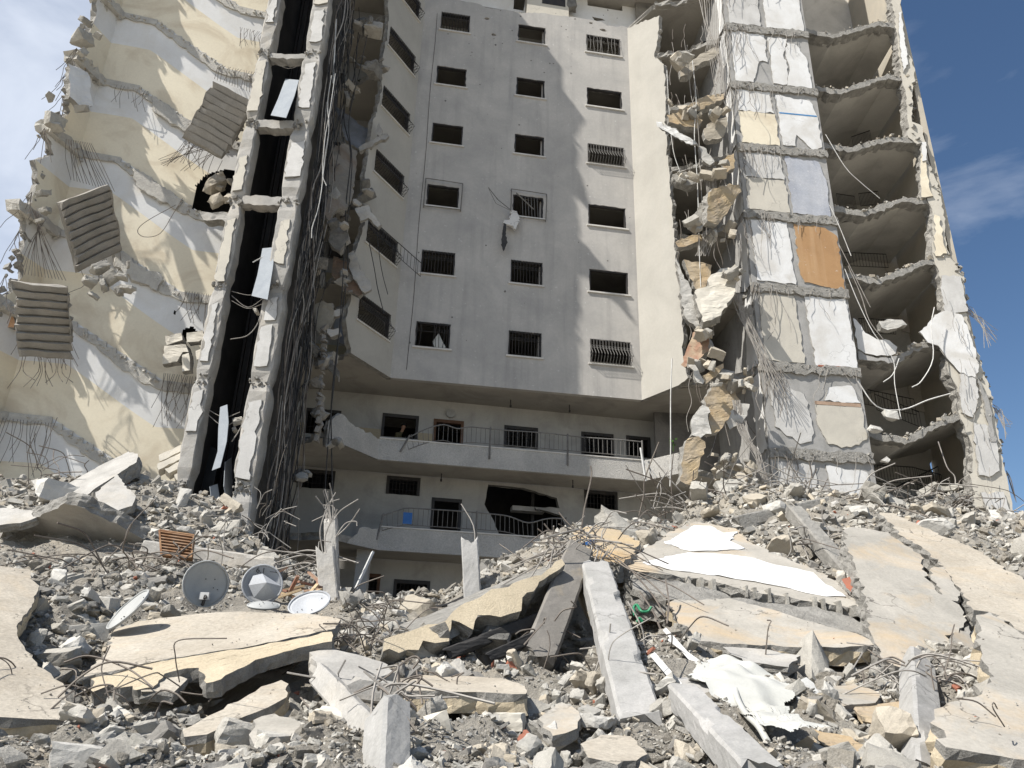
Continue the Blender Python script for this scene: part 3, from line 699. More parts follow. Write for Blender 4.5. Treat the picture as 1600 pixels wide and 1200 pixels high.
# rooms between shaft and left splay
m = MB(); f = wallframe((-8.4, 26.3), (-4.4, 26.9))
for k in range(8):
    z = 11.1+3*k
    m.fbox(f, 0, 4.1, z, z+1.4, 0, .15, 1); m.fbox(f, 0, 4.1, z+1.4, z+2.76, 0, .15, 0)
part(m, 'room_wall', [mat('grey_white_plaster', (.42,.42,.42), (.34,.34,.335), .8, bump=.1), mat('dull_yellow', (.42,.36,.25), (.36,.32,.23), .8, bump=.1)])
for px, py in ((525,140),(528,372),(485,450),(528,250)):
    p = PY(px, py, 26.25); m = MB().box(p, .55, .1, 1.7); part(m, 'door', [IRON])

# top of the left wing, above the frame: it throws the shade on the facade
m = MB(); m.box((-7.9, 21.5, 37.5), 2.6, 1.6, 1.2).box((-9.6, 21.2, 39.3), 1.4, 1.4, 2.6).box((-11.5, 22.0, 41), 3.0, 1.0, 2.4); part(m, 'roof_slab', [CONC])
m = MB()
f = Frame(A3(-6.64, 20.5, 0), A3(1,0,0), ZUP)
m.prism(f, [(0,33.0,1),(.35,32.4,1),(.8,31.3,1),(.45,32.8,1),(.1,34.0,1)], .3, jag=.06)
m.prism(f, [(0,29.8,1),(.8,29.4,1),(1.55,28.6,1),(1.9,27.4,1),(1.3,28.0,1),(.5,28.6,1),(0,28.3,1)], .5, jag=.06)
m.prism(f, [(0,36.6,1),(.5,36.2,1),(.3,35.4,1),(0,35.2,1)], .3, jag=.06)
part(m, 'broken_beam_end', [RAW, RAW])

# ------------------------------------------------------------------ TOWER between the bays on the right
TW = wallframe((8.22, 24.13), (11.62, 24.45)); LT = math.hypot(3.4, .32)
m = MB(); 
m.fbox(TW, 0, LT, 2.5, 40, 0, 4.6)
part(m, 'tower_core', [SMOOTHC])
m = MB(); f = Frame(TW.p(0,0,0), TW.N, ZUP, A3(1,0,0))
for k in range(12):
    z = 5.15+3*k; rg = random.Random(k+60); w = rg.uniform(.5, 1.0)
    m.prism(f, [(.02,z,1),(w,z,1),(w*rg.uniform(.8,1),z+1.6,1),(w*1.1,z+2.7,1),(.02,z+2.7,1)], .05, jag=.06, n0=-.055)
part(m, 'side_plaster', [PWHITE, RAW])
lev = [8+3*k for k in range(-1, 9)]
for z in lev:
    rg = random.Random(int(z)*5); m = MB()
    m.prism(TW, [(-.05,z-.16,1),(LT+.03,z-.16,1),(LT+.03,z+.17,1),(-.05,z+.17,1)], .12, jag=.06, step=.13, n0=-.09, mf=0, ms=0)
    for i in range(50): rocks_into(m, rg, TW.p(rg.uniform(-.05,LT+.05), z+rg.uniform(-.14,.14), -.08), rg.uniform(.05,.14), 0)
    part(m, 'exposed_floor_edge', [RAW])
def panel(z, pts, mt, n0=-.035, lab=None, **kw):
    m = MB(); m.prism(TW, [(u*LT, z+v*3.0, *r) for u, v, *r in pts], .05, jag=.045, step=.14, n0=n0, mf=0, ms=1, **kw)
    return part(m, 'plaster_panel', [mt, RAW], label=lab)
Lp = [(.05,.08),(.43,.08),(.44,.90),(.04,.90)]; Rp = [(.50,.07),(.96,.07),(.97,.90),(.50,.90)]
panel(26, Lp, PGREY); panel(26, Rp, PWHITE)
panel(29, Lp, PWHITE); panel(29, Rp, PWHITE)
panel(23, [(.05,.08),(.26,.08),(.33,.35),(.36,.45),(.46,.45),(.46,.93),(.05,.93)], PWHITE)
panel(23, [(.50,.10),(.66,.10),(.70,.40),(.66,.60),(.74,.90),(.50,.90)], PWHITE); panel(23, [(.66,.08),(.96,.06),(.95,.55),(.85,.80),(.72,.84),(.69,.6),(.72,.4)], PWHITE)
panel(20, [(.05,.08),(.48,.08),(.47,.58),(.05,.58)], YELLOW); panel(20, [(.05,.59),(.46,.59),(.44,.93),(.05,.93)], PWHITE)
panel(20, [(.52,.10),(.66,.10),(.69,.28),(.76,.20),(.86,.05),(.97,.12),(.97,.60),(.90,.86),(.50,.9)], PWHITE)
part(MB().fbox(TW, .52*LT, .96*LT, 20+.60*3, 20+.60*3+.06, -.042, -.036), 'blue_stripe', LINE)
panel(17, [(.05,.08),(.50,.08),(.48,.55),(.05,.55)], CREAM); panel(17, [(.05,.56),(.48,.56),(.46,.92),(.05,.92)], PGREY)
panel(17, [(.53,.08),(.94,.05),(.96,.6),(.9,.88),(.52,.92)], PBLUE, lab='blue-grey plaster panel')
panel(14, [(.05,.10),(.46,.08),(.45,.93),(.05,.93)], PWHITE); panel(14, [(.52,.22),(.56,.12),(.98,.05),(.98,.80),(.86,.90),(.52,.92)], PORANGE, lab='bright orange plaster panel')
panel(11, [(.05,.08),(.45,.08),(.44,.5),(.42,.92),(.05,.92)], CREAM); panel(11, [(.56,.06),(.99,.04),(.97,.93),(.53,.93)], PWHITE)
part(MB().fbox(TW, .58*LT, .90*LT, 11.14, 11.2, -.05, -.037), 'red_stripe', TILER)
panel(8, [(.08,.30),(.3,.12),(.42,.16),(.45,.3),(.40,.7),(.07,.85)], PGREY); panel(8, [(.50,.35),(.58,.14),(.80,.12),(.97,.22),(.97,.60),(.5,.58)], CREAM); panel(8, [(.60,.64),(.96,.64),(.90,.84),(.66,.8)], PWHITE)
part(MB().fbox(TW, .5*LT, .96*LT, 8+.59*3, 8+.63*3, -.042, -.034), 'brown_stripe', BROWNL)
panel(5, [(.55,.0),(.9,.0),(.92,.85),(.53,.9)], PWHITE); panel(5, [(.05,.3),(.4,.2),(.42,.9),(.05,.9)], PGREY)

# bay between right splay and tower: rooms with collapsed floors
m = MB(); f = wallframe((5.4, 28.2), (8.6, 28.4))
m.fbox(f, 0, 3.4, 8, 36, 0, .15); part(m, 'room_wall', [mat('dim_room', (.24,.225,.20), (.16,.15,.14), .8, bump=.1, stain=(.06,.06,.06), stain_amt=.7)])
for k in range(7):
    z = 11.0+3*k; rg = random.Random(k); f = Frame(A3(0,0,z-.1), A3(1,0,0), A3(0,1,0), A3(0,0,1))
    m = MB(); m.prism(f, [(5.8,25.7,1),(6.9,25.2+rg.uniform(-.1,.5),1),(8.25,24.5,0),(8.25,28.2,0),(5.8,28.2,0)], .22, jag=.12, step=.16, mf=0, ms=1)
    part(m, 'floor_slab', [CEIL, RAW])

# ------------------------------------------------------------------ RIGHT WING: open stairwell
RY = 24.9; PCEIL = mat('pale_ceiling', (0.52,0.50,0.455), (0.44,0.42,0.385), .9, bump=.15, fine=.06, stain=(.28,.265,.24), stain_amt=.4)
PROOM = mat('pale_room_plaster', (0.58,0.555,0.51), (0.48,0.46,0.42), .9, bump=.15, fine=.06, stain=(.28,.265,.24), stain_amt=.45)
FW = Frame(A3(11.6, RY, 0), A3(1,0,0), ZUP, A3(0,1,0))
steps_px = [[(1258,43),(1300,53),(1373,33),(1410,40)], [(1274,133),(1313,140),(1387,115),(1430,123)], [(1288,222),(1327,230),(1390,213),(1450,217)], [(1301,320),(1350,330),(1413,307),(1470,313)],
            [(1322,424),(1375,435),(1441,406),(1488,402)], [(1340,552),(1395,560),(1438,535),(1500,520)], [(1357,673),(1412,684),(1480,650),(1510,635)], [(1376,790),(1420,800),(1490,770),(1530,775)]]
def hall(px, py, Y=RY): p = PY(px, py, Y); return (p[0]-11.6, p[2])
for k, s in enumerate(steps_px):
    P = [hall(*q) for q in s]; rg = random.Random(k+40)
    P[0] = (0.02, P[0][1]); P[3] = (4.2 if k < 5 else 4.3, P[3][1])
    o = [(a,b,1) for a,b in P]+[(a, b-.24, 1) for a, b in P[::-1]]
    m = MB(); m.prism(FW, o, .5, jag=.06, step=.13, mf=1, ms=1, rings=2)
    o = [(a,b-.02,0) for a,b in P]+[(a, b-.22, 0) for a, b in P[::-1]]
    m.prism(FW, o, 4.2, n0=.4, jag=0, mf=0, ms=0, rings=1)
    t = part(m, 'stair_slab', [PCEIL, RAW])
    m = MB()
    for i in range(90):
        w = rg.random()*3; a, b = P[int(w)], P[min(3, int(w)+1)]; q = w-int(w)
        rocks_into(m, rg, FW.p(a[0]+(b[0]-a[0])*q, a[1]+(b[1]-a[1])*q+rg.uniform(-.04,.08), rg.uniform(-.06,.5)), rg.uniform(.06,.2) if k < 5 else rg.uniform(.08,.26), rg.choice((0,0,1)))
    part(m, 'loose_rubble', [CHUNK, CHUNKB], t, kind='stuff')
# white/ornamental rear wall, with arch panels and slit windows
RB = Frame(A3(11.4, 28.9, 0), A3(1,.05,0), ZUP)
slits = []; arches = []
for (ax, ay, sx0, sy0, sx1, sy1) in ((1375,235,1381,198,1384,209),(1392,305,1396,284,1401,305),(1408,396,1414,375,1421,404),(1432,488,1434,473,1439,498),(1450,608,1457,587,1462,612),(1462,738,1480,698,1485,725)):
    (a, b), (c, d) = RB.hit(sx0, sy0), RB.hit(sx1, sy1); slits.append([(a,b),(a+.09,b),(c+.06,d),(c-.03,d)]); arches.append(RB.hit(ax, ay))
hp = [RB.hit(*p) for p in ((1463,710),(1472,722),(1475,735),(1474,758),(1475,771),(1466,771),(1462,745),(1455,735),(1453,725),(1457,718))]
m = MB(); m.prism(RB, [(0,4,0),(6,4,0),(6,40,0),(0,40,0)], .15, slits+[hp], jag=0.0, mf=0, ms=0); part(m, 'rear_wall', [PROOM])
for i, (u, v) in enumerate(arches):
    if i < 2: r = .5
    else: r = .85
    if i == 5: continue
    m = MB(); o = [(u-r, v-r*1.1, 0)]+[(u-r*math.cos(a), v+r*math.sin(a)*1.1, 0) for a in np.linspace(0, 1.7, 9)]+[(u+.12, v-r*1.3, 0)]
    m.prism(RB, o, .06, jag=0, n0=-.08, mf=0, ms=0); part(m, 'arch_panel', [mat('arch_plaster', (.56,.52,.46), (.50,.46,.40), .9, bump=.1)])
# inner face of the outer wall and dark doorway backing
m = MB(); f = Frame(A3(15.9, RY, 0), A3(.06,1,0), ZUP, A3(1,0,0)); m.fbox(f, .1, 4.4, 4, 40, 0, .2); part(m, 'side_wall', [mat('side_plaster', (.50,.45,.37), (.42,.39,.33), .9, bump=.1, fine=.05)])
# railings inside
def rail(p, q, h=.62, n=12, drop=0.0):
    m = MB(); p, q = np.array(p), np.array(q)
    m.tube([p+ZUP*h, q+ZUP*h], .022, 4); m.tube([p, q], .016, 4)
    for i in range(n+1): m.tube([p+(q-p)*i/n, p+(q-p)*i/n+ZUP*h], .010, 3)
    part(m, 'stair_railing', [IRON])
for a, b in (((1320,415),(1388,418)), ((1310,322),(1338,326)), ((1345,322),(1375,318)), ((1334,232),(1362,222)), ((1345,630),(1432,648)), ((1370,640),(1440,668)), ((1365,752),(1430,756)), ((1430,756),(1475,768)), ((1400,790),(1470,755)), ((1345,520),(1400,522))):
    rail(PY(*a, 27.4), PY(*b, 27.6), n=14)
m = MB(); m.prism(Frame(PY(1375,762,27.8), A3(1,0,0), ZUP, A3(0,1,0)), [hallp for hallp in ((0,0),(1.5,-.05),(3.0,-.5),(3.0,-1.2),(0,-1.2))], .15, jag=0); part(m, 'stair_parapet', [INNER, INNER])
# torn outer wall
ow = [(1392,-20),(1408,-20),(1408,0),(1412,60),(1430,110),(1426,150),(1425,190),(1441,197),(1450,250),(1470,300),(1480,390),(1505,430),(1510,490),(1523,540),(1545,600),(1560,680),(1572,740),(1585,810),(1525,810),(1518,750),(1520,700),(1508,668),(1500,650),(1500,618),(1480,575),(1482,500),(1474,450),(1466,420),(1457,398),(1457,330),(1447,305),(1440,230),(1420,215),(1416,150),(1408,118),(1402,60)]
FO = Frame(A3(0, RY-.05, 0), A3(1,0,0), ZUP, A3(0,1,0))
m = MB(); m.prism(FO, [FO.hit(*p) for p in ow], .55, jag=.05, step=.13, mf=0, ms=1, rings=3); part(m, 'outer_wall', [CREAM, RAW])
def plate(px, mt, Y=None, anchors=None, t=.06, name='plaster_panel', parent=BLD, jag=.04, side=None, step=.12, **kw):
    fr = plane3(*anchors) if anchors else Frame(A3(0, Y, 0), A3(1,0,0), ZUP, A3(0,1,0))
    m = MB(); m.prism(fr, [(*fr.hit(p[0], p[1]), 1 if len(p) < 3 else p[2]) for p in px], t, jag=jag, step=step, mf=0, ms=1)
    return build(m, name, [mt, side or RAW], parent, **kw)
YO = RY-.12
plate([(1404,20),(1409,18),(1414,60),(1419,100),(1412,112),(1406,70)], WHITE, YO)
plate([(1440,228),(1446,226),(1448,262),(1453,296),(1458,306),(1440,308),(1438,262)], YELLOW, YO); plate([(1440,222),(1447,222),(1448,250),(1441,252)], WHITE, YO-.03)
plate([(1460,335),(1468,338),(1474,380),(1480,396),(1462,400),(1461,365)], YELLOW, YO)
plate([(1472,430),(1502,432),(1512,486),(1478,492),(1470,450)], PGREY, YO)
plate([(1437,518),(1450,505),(1462,492),(1480,485),(1503,492),(1520,535),(1530,572),(1524,590),(1500,582),(1482,562),(1466,540),(1450,535)], PWHITE, YO-.04)
plate([(1333,497),(1342,505),(1352,520),(1370,530),(1390,532),(1402,542),(1400,552),(1370,556),(1352,552),(1341,545)], PWHITE, YO)
plate([(1341,548),(1352,555),(1372,560),(1402,556),(1398,566),(1342,562)], SMOOTHC, YO+.02)
plate([(1500,560),(1525,592),(1530,620),(1520,652),(1505,645),(1500,610)], PGREY, YO-.02)
plate([(1522,660),(1552,668),(1560,700),(1562,735),(1545,745),(1530,742),(1524,700)], PGREY, YO)
plate([(1533,770),(1568,768),(1580,800),(1545,808)], PGREY, YO)
plate([(1529,592),(1540,640),(1548,690),(1556,690),(1545,625)], SMOOTHC, YO-.02)
m = MB(); rg = random.Random(99)
ed = [(1408,60),(1428,120),(1425,195),(1447,240),(1465,300),(1478,395),(1503,430),(1510,500),(1540,600),(1556,680),(1570,750)]
for i in range(260):
    w = rg.random()*(len(ed)-1.01); a, b = ed[int(w)], ed[int(w)+1]; q = w-int(w)
    rocks_into(m, rg, PY(a[0]+(b[0]-a[0])*q+rg.uniform(-6,4), a[1]+(b[1]-a[1])*q, RY+rg.uniform(-.1,.4)), rg.uniform(.08,.26), 0)
ed = [(1484,402),(1490,425),(1492,450),(1498,480)]
part(m, 'broken_masonry', [RAW], kind='stuff')
m = MB()
for i in range(6): m.box(PY(1416+i*.3, 160+6*i, 25.2), .3, .3, .08)
part(m, 'brick_stub', [RAW])

# ------------------------------------------------------------------ wires on the building
cnt = {'rebar': 0, 'cable': 0}; REST = {'rebar': MB(), 'cable': MB(), 'rebarl': MB()}
def wire(pts, r=.008, mt=REBAR, kind='rebar', k=4):
    P = spline(pts, k); cnt[kind] += 1
    if cnt[kind] <= 95: part(MB().tube(P, r, 4), kind, [mt])
    else: REST['rebarl' if mt in (REBARL, CABLEW) else kind].tube(P, r, 4)
def hang(p, L, rg, r=.008, mt=REBAR, kind='rebar', sway=.25, out=.2):
    a = rg.uniform(-1, 1); b = -abs(rg.gauss(0, .6)); pts = [np.array(p)]
    for i in range(1, 5):
        q = i/4; pts.append(np.array(p)+A3(sway*a*q*L*.5+rg.uniform(-.05,.05)*L, out*b*q*L*.4, -L*q*(1-.15*q)))
    wire(pts, r, mt, kind)
rg = random.Random(21)
# named visible lines (pixel paths at a distance)
def pwire(px, Y, r=.010, mt=REBAR, kind='rebar'):
    Ys = Y if isinstance(Y, (list, tuple)) else [Y]*len(px); wire([PY(a, b, y) for (a, b), y in zip(px, Ys)], r, mt, kind)
pwire([(525,30),(522,90),(520,130)], 20.9, .03, CABLEW, 'cable'); pwire([(518,118),(512,160),(514,200),(508,245),(502,300),(496,330),(488,355),(487,372)], 20.6, .014, CABLEW, 'cable')
pwire([(524,115),(516,170),(508,215),(504,270),(510,290)], 20.55, .012, CABLEW, 'cable')
pwire([(560,50),(553,120),(537,180),(548,240),(540,330),(543,420),(520,600),(518,700),(522,840)], 22.5, .02, CABLE, 'cable'); pwire([(575,50),(562,110),(545,190),(550,260),(538,400),(530,520),(512,700),(505,840)], 22.3, .016, CABLE, 'cable')
pwire([(575,370),(585,420),(590,450),(600,490)], 23.3, .014, CABLE, 'cable'); pwire([(588,360),(596,420),(606,460)], 23.3, .012, CABLE, 'cable')
pwire([(1042,110),(1046,180),(1052,235),(1063,270)], 25.0, .014, CABLEW, 'cable')
pwire([(1050,560),(1048,620),(1048,700),(1047,760)], 24.6, .02, CABLEW, 'cable'); pwire([(1112,540),(1116,600),(1122,660),(1112,705),(1105,715)], 24.2, .018, CABLE, 'cable')
pwire([(1082,95),(1088,160),(1085,210),(1090,290),(1093,400),(1096,470)], 23.9, .016, CABLEW, 'cable')
pwire([(1075,100),(1080,150),(1090,190),(1096,300),(1100,400)], 23.9, .013, REBARL)
for i in range(14): pwire([(1108+rg.uniform(-8,8),248),(1112+rg.uniform(-8,8),300),(1108+rg.uniform(-14,12),350),(1100+rg.uniform(-20,10),400)], 23.9, .009, REBARL)
pwire([(1100,-5),(1106,40),(1120,80),(1126,120)], 24, .02, REBARL); pwire([(1093,0),(1100,30),(1110,60)], 24, .02, REBARL)
for i in range(8): pwire([(1096+4*i,-5),(1102+3*i,50+4*i),(1112+3*i,110),(1118+rg.uniform(-10,14),150)], 24, .010, REBARL)
pwire([(1290,210),(1320,260),(1345,285),(1375,310)], 24.4, .014, CABLEW, 'cable'); pwire([(1296,320),(1310,350),(1330,400)], 24.3, .014, CABLEW, 'cable')
pwire([(1320,420),(1340,470),(1365,520),(1395,560),(1398,600),(1408,655)], 24.2, .014, CABLEW, 'cable')
pwire([(1340,595),(1370,635),(1410,640),(1450,625),(1485,615)], 24.3, .022, CABLEW, 'cable')
pwire([(1325,415),(1345,460),(1358,500),(1380,530)], 24.3, .014, REBARL); pwire([(1310,380),(1340,440),(1360,480)], 24.3, .012, REBARL)
pwire([(1460,480),(1455,510),(1458,560),(1440,595),(1425,605)], 24.4, .018, CABLEW, 'cable')
pwire([(1405,560),(1395,585),(1380,597)], 24.4, .016, CABLEW, 'cable')
pwire([(1466,690),(1480,730),(1492,745),(1492,770)], 25, .02, REBARL)
# rebar between broken steps: hanging combs along the stair wall
def comb(u0, u1, z, L, n, mt=REBAR, off=-.2, lean=0.0):
    for i in range(n):
        u = u0+(u1-u0)*(i+rg.uniform(-.3,.3))/n; l = L*rg.uniform(.55,1.1)
        wire([SW.p(u, z, off), SW.p(u+lean*l*.5+rg.uniform(-.1,.1), z-l*.5, off-.1), SW.p(u+lean*l+rg.uniform(-.25,.25), z-l, off-rg.uniform(0,.15))], .008, mt)
comb(.6, 1.7, 19.25, .9, 9); comb(4.0, 4.9, 22.9, .0001+.9, 12); comb(4.0, 5.0, 12.0, 1.3, 14); comb(3.9,4.9,9.2,1.6,16); comb(0.0,1.4,7.3,1.5,16, lean=.1)
comb(-.2, 1.3, 10.0, 1.1, 12, lean=.4)
# fans of bars from the landings to the hanging flights
for i in range(15):
    a = SW.p(-.15+.05*i, 16.25, -.9); b = SW.p(.25+.09*i, 14.9-.01*i, -.75); wire([a, (a+b)/2+A3(rg.uniform(-.08,.08),-.1,0), b], .009)
for i in range(15):
    a = SD.p(.7+.04*i, 13.4, -.3); b = SW.p(-.35+.09*i, 11.4, -.9); wire([a, (a+b)/2+A3(rg.uniform(-.06,.06),-.1,0), b], .009)
for i in range(14):
    a = SW.p(3.6+.09*i, 21.0, -.2); b = SW.p(3.55+.10*i, 20.2-.02*i, -.35); wire([a, (a+b)/2+A3(rg.uniform(-.15,.15),-.1,.1), b], .009)
for i in range(16):
    a = SW.p(3.1+.1*i, 17.6, -.3); b = SW.p(2.3+rg.uniform(0,1.7), 16.7-rg.uniform(0,.5), -.2); wire([a, (a+b)/2+A3(0,-.15,-.1), b], .009)
pwire([(285,310),(270,335),(250,365),(225,370),(215,360),(230,345),(275,320)], 21.0, .012, REBAR)
# left outer silhouettes
for (x, y) in ((120,75),(112,105),(98,150),(70,200),(50,300),(30,360),(8,430)):
    for i in range(4): hang(PY(x, y, 19.6), rg.uniform(.6,1.8), rg, .010, REBAR, sway=.8)
# wires strung across the shaft
for y0, s in ((88,1),(95,2),(455,1),(462,3),(470,2),(640,2),(648,3)):
    x0 = {True: 425, False: 362}[y0 < 200]-(y0 > 600)*37; pwire([(x0,y0),(x0+25,y0+6*s),(x0+50,y0+4)], 20.5, .010, REBARL)
pwire([(360,530),(385,525),(400,510),(408,490)], 20.3, .014, REBARL); pwire([(395,410),(420,395),(440,372)], 20.5, .02, CABLEW, 'cable')
pwire([(362,690),(375,670),(385,640),(392,610)], 20.4, .016, REBARL)
# black cable mass down the side of the shaft
for i in range(190):
    z = rg.uniform(6, 27); y = 20.75+abs(rg.gauss(0, .75)); x = -6.58+.08*(y-20.9)+rg.uniform(0,.2)+(.25 if z < 11 else 0)*rg.random(); L = rg.uniform(2, 8)
    pts = [A3(x, y, z)]
    for q in range(1, 5): pts.append(A3(x+rg.uniform(-.02,.22), y+rg.uniform(-.35,.35), max(2.8, z-L*q/4)))
    wire(pts, rg.uniform(.009,.020), rg.choice((CABLE, CABLE, REBAR, REBAR, REBARL)), 'cable')
# bars springing from the tower joints and the broken bay
for z in lev[1:]:
    for i in range(12): 
        p = TW.p(rg.uniform(-.3,.9), z+rg.uniform(-.1,.15), -.12); hang(p, rg.uniform(.7,2.4), rg, .009, REBARL if rg.random() < .6 else REBAR, sway=.5, out=.25)
    for i in range(5):
        p = TW.p(rg.uniform(.8,LT), z+.05, -.12); hang(p, rg.uniform(.3,1.6), rg, .008, REBARL, sway=.7, out=.2)
for z in (11,14,17,20,23,26):
    for i in range(10): hang(A3(rg.uniform(6.0,8.2), rg.uniform(24.0,25.3), z+rg.uniform(-.2,.4)), rg.uniform(.6,3.4), rg, .010, REBARL if rg.random() < .5 else REBAR, sway=.3)
for i in range(20): pwire([(1150+rg.uniform(-8,8),460),(1165+rg.uniform(-8,8),500),(1185+rg.uniform(-6,10),545),(1200+rg.uniform(-10,40),590+rg.uniform(0,40))], 23.8, .010, REBARL)
for i in range(16): pwire([(1150+rg.uniform(-6,8),625),(1160+rg.uniform(-8,8),670),(1180+rg.uniform(-6,10),710),(1190+rg.uniform(-10,10),750)], 23.4, .012, REBARL)
for i in range(14): pwire([(1503,478+rg.uniform(-8,12)),(1518+rg.uniform(-4,4),487+rg.uniform(-6,10)),(1535,500+rg.uniform(-6,14)),(1545+rg.uniform(-8,14),520+rg.uniform(-10,25))], 25.0, .010, REBARL)
for i in range(12): pwire([(1540,630+rg.uniform(-10,10)),(1556,640+rg.uniform(-6,6)),(1566,650+rg.uniform(-10,15)),(1572+rg.uniform(-6,10),668+rg.uniform(-10,20))], 25.0, .009, REBARL)
for i in range(8): pwire([(1572,735),(1580,755+rg.uniform(-8,8)),(1588,785)], 25.0, .009, REBAR)
for i in range(18):
    y = rg.uniform(440,760); x = 1500+.19*(y-440)-rg.uniform(4,40)*.8; hang(PY(x, y, 24.6), rg.uniform(.4,1.4), rg, .009, REBARL, sway=.4)
for k in ('rebar','cable','rebarl'):
    if REST[k].v: part(REST[k], {'rebar':'rebar_tangle','cable':'cable_bundle','rebarl':'dusty_rebar_tangle'}[k], [{'rebar':REBAR,'cable':CABLE,'rebarl':REBARL}[k]], kind='stuff')

# ------------------------------------------------------------------ hanging stair flights (things of their own)
def flight(corners, Y, n, label, mt=TREADD, depth=.13, tk=.16, anchors=None, wires=True, jagside=True, seed=1, white=False):
    """corners px: top-left, top-right, bottom-left on a plane; steps follow one another from the top edge down"""
    rg = random.Random(seed); fr = plane3(*anchors)
    a, b, c = [np.array(fr.hit(*p)) for p in corners]
    Ux = b-a; W = np.linalg.norm(Ux); Ux = Ux/W; D = c-a; Ls = np.linalg.norm(D); D = D/Ls
    X = fr.U*Ux[0]+fr.V*Ux[1]; Dn = fr.U*D[0]+fr.V*D[1]; O = fr.p(*a); N = fr.N
    m = MB(); prof = []
    for i in range(n):
        s0, s1 = Ls*i/n, Ls*(i+1)/n
        prof += [(s0, -.02), (s0+(s1-s0)*.06, -depth), (s0+(s1-s0)*.8, -depth*.55)]
    prof += [(Ls, 0), (Ls, tk), (0, tk)]
    k = 7; vs = []; np_ = len(prof)
    for j in range(k):
        x = W*j/(k-1)
        for i, (s, h) in enumerate(prof):
            e = .045 if j in (0, k-1) else .018
            row = rg.uniform(-.03, .03) if False else 0
            vs.append(O+X*(x+(rg.uniform(-.07,.05) if j in (0,k-1) else 0))+Dn*(s+rg.uniform(-e,e)*.5)+N*(h+rg.uniform(-e,e)*.6))
    fs = [(j*np_+i, j*np_+(i+1)%np_, (j+1)*np_+(i+1)%np_, (j+1)*np_+i) for j in range(k-1) for i in range(np_)]
    fs += [tuple(range(np_))[::-1], tuple((k-1)*np_+i for i in range(np_))]
    m.add(vs, fs, 0)
    for i in range(int(n*3)):
        q = rg.random(); s = rg.choice((0, 1)); rocks_into(m, rg, O+X*(W*s)+Dn*(Ls*q)+N*.05, rg.uniform(.08,.2), 0)
    roughen(m, .03, 2.2, .2, .05, .8); o = build(m, 'hanging_stair_flight', [mt], None, label=label, category='stair flight', group='torn stair flights hanging by their bars')
    if wires:
        for q in range(11):
            s = rg.uniform(0, 1); p = O+X*(W*s)+Dn*Ls+N*.08
            build(MB().tube(spline([p, p+Dn*.35+A3(rg.uniform(-.1,.1),0,-.1), p+Dn*rg.uniform(.4,.7)+A3(rg.uniform(-.35,.35),-.1,-.35)], 3), .009, 4), 'rebar', [REBAR], o)
    return o, (O, X, Dn, N, W, Ls)
flight([(337,128),(396,163),(288,215)], 0, 9, 'grey nine-step stair flight hanging tilted beside the elevator column, the highest large one', anchors=((337,128,20.5),(396,163,20.9),(288,222,20.9)), seed=2, tk=.10)
flight([(93,316),(165,288),(122,424)], 0, 9, 'shaded ribbed stair flight hanging over the yellow wall with concrete lumps dangling below it', anchors=((93,318,19.5),(165,290,20.05),(125,428,20.75)), seed=3, depth=.16, tk=.10)
flight([(20,438),(103,446),(33,556)], 0, 9, 'dark ribbed stair flight hanging at the far left edge, lowest of the large ones', anchors=((20,440,18.8),(105,450,19.5),(33,560,20.1)), seed=4, depth=.16, tk=.10)
def treads(rows, Y, label):
    t = empty('hanging_treads', PY(*rows[-1][2], Y), label=label, category='stair flight', group='torn stair flights hanging by their bars')
    fr = Frame(A3(0, Y, 0), A3(1,.18,0), A3(0,.35,1), None)
    for r in rows:
        m = MB(); m.prism(fr, [(*fr.hit(*p), 1) for p in r], .30, jag=.018, step=.1, mf=0, ms=0, rings=3, rough=.012); build(m, 'tread', [TREAD], t)
treads([[(366,54),(412,57),(412,65),(366,63)],[(362,64),(412,67),(411,77),(361,75)],[(360,75),(409,79),(407,91),(362,88)]], 20.4, 'three pale treads hanging near the top beside the elevator column')
treads([[(233,682),(295,655),(296,664),(235,692)],[(232,695),(295,668),(294,677),(234,705)],[(243,704),(292,682),(291,692),(250,711)],[(258,714),(288,700),(288,712),(262,722)]], 20.0, 'four long pale treads hanging just above the rubble beside the elevator column')

# ------------------------------------------------------------------ chunks hanging in the broken bays
GH = 'concrete pieces hanging in the broken bays'
def piece(px, mt, Y=None, anchors=None, t=.18, label='', name='hanging_concrete_piece', cat='concrete piece', side=None, jag=.05, step=.13, group=GH):
    fr = plane3(*anchors) if anchors else Frame(A3(0, Y, 0), A3(1,0,0), ZUP, A3(0,1,0))
    m = MB(); m.prism(fr, [(*fr.hit(p[0], p[1]), 1 if len(p) < 3 else p[2]) for p in px], t, jag=jag, step=step, mf=0, ms=1)
    if t >= .12: roughen(m, .035, 3.5, .16)
    return build(m, name, [mt, side or RAW], None, label=label, category=cat, group=group)
def blocks(lst, mt, label, Y0, cat='concrete lump', group=GH, name='hanging_concrete_lump'):
    for i, (x, y, w, *r) in enumerate(lst):
        rg = random.Random(int(x*7+y)); Y = r[0] if r else Y0; p = PY(x, y, Y); s = w*np.linalg.norm(p)/FPX*1.15
        m = MB(); V_, F_ = BIG[rg.randrange(10, 26)]; M = rotm(rg, 1.0); m.add((V_*np.array([s, s*rg.uniform(.8,1.3), s*rg.uniform(.8,1.4)]))@M.T+p, F_, 0); build(m, name, [mt], None, label=label, category=cat, group=group)
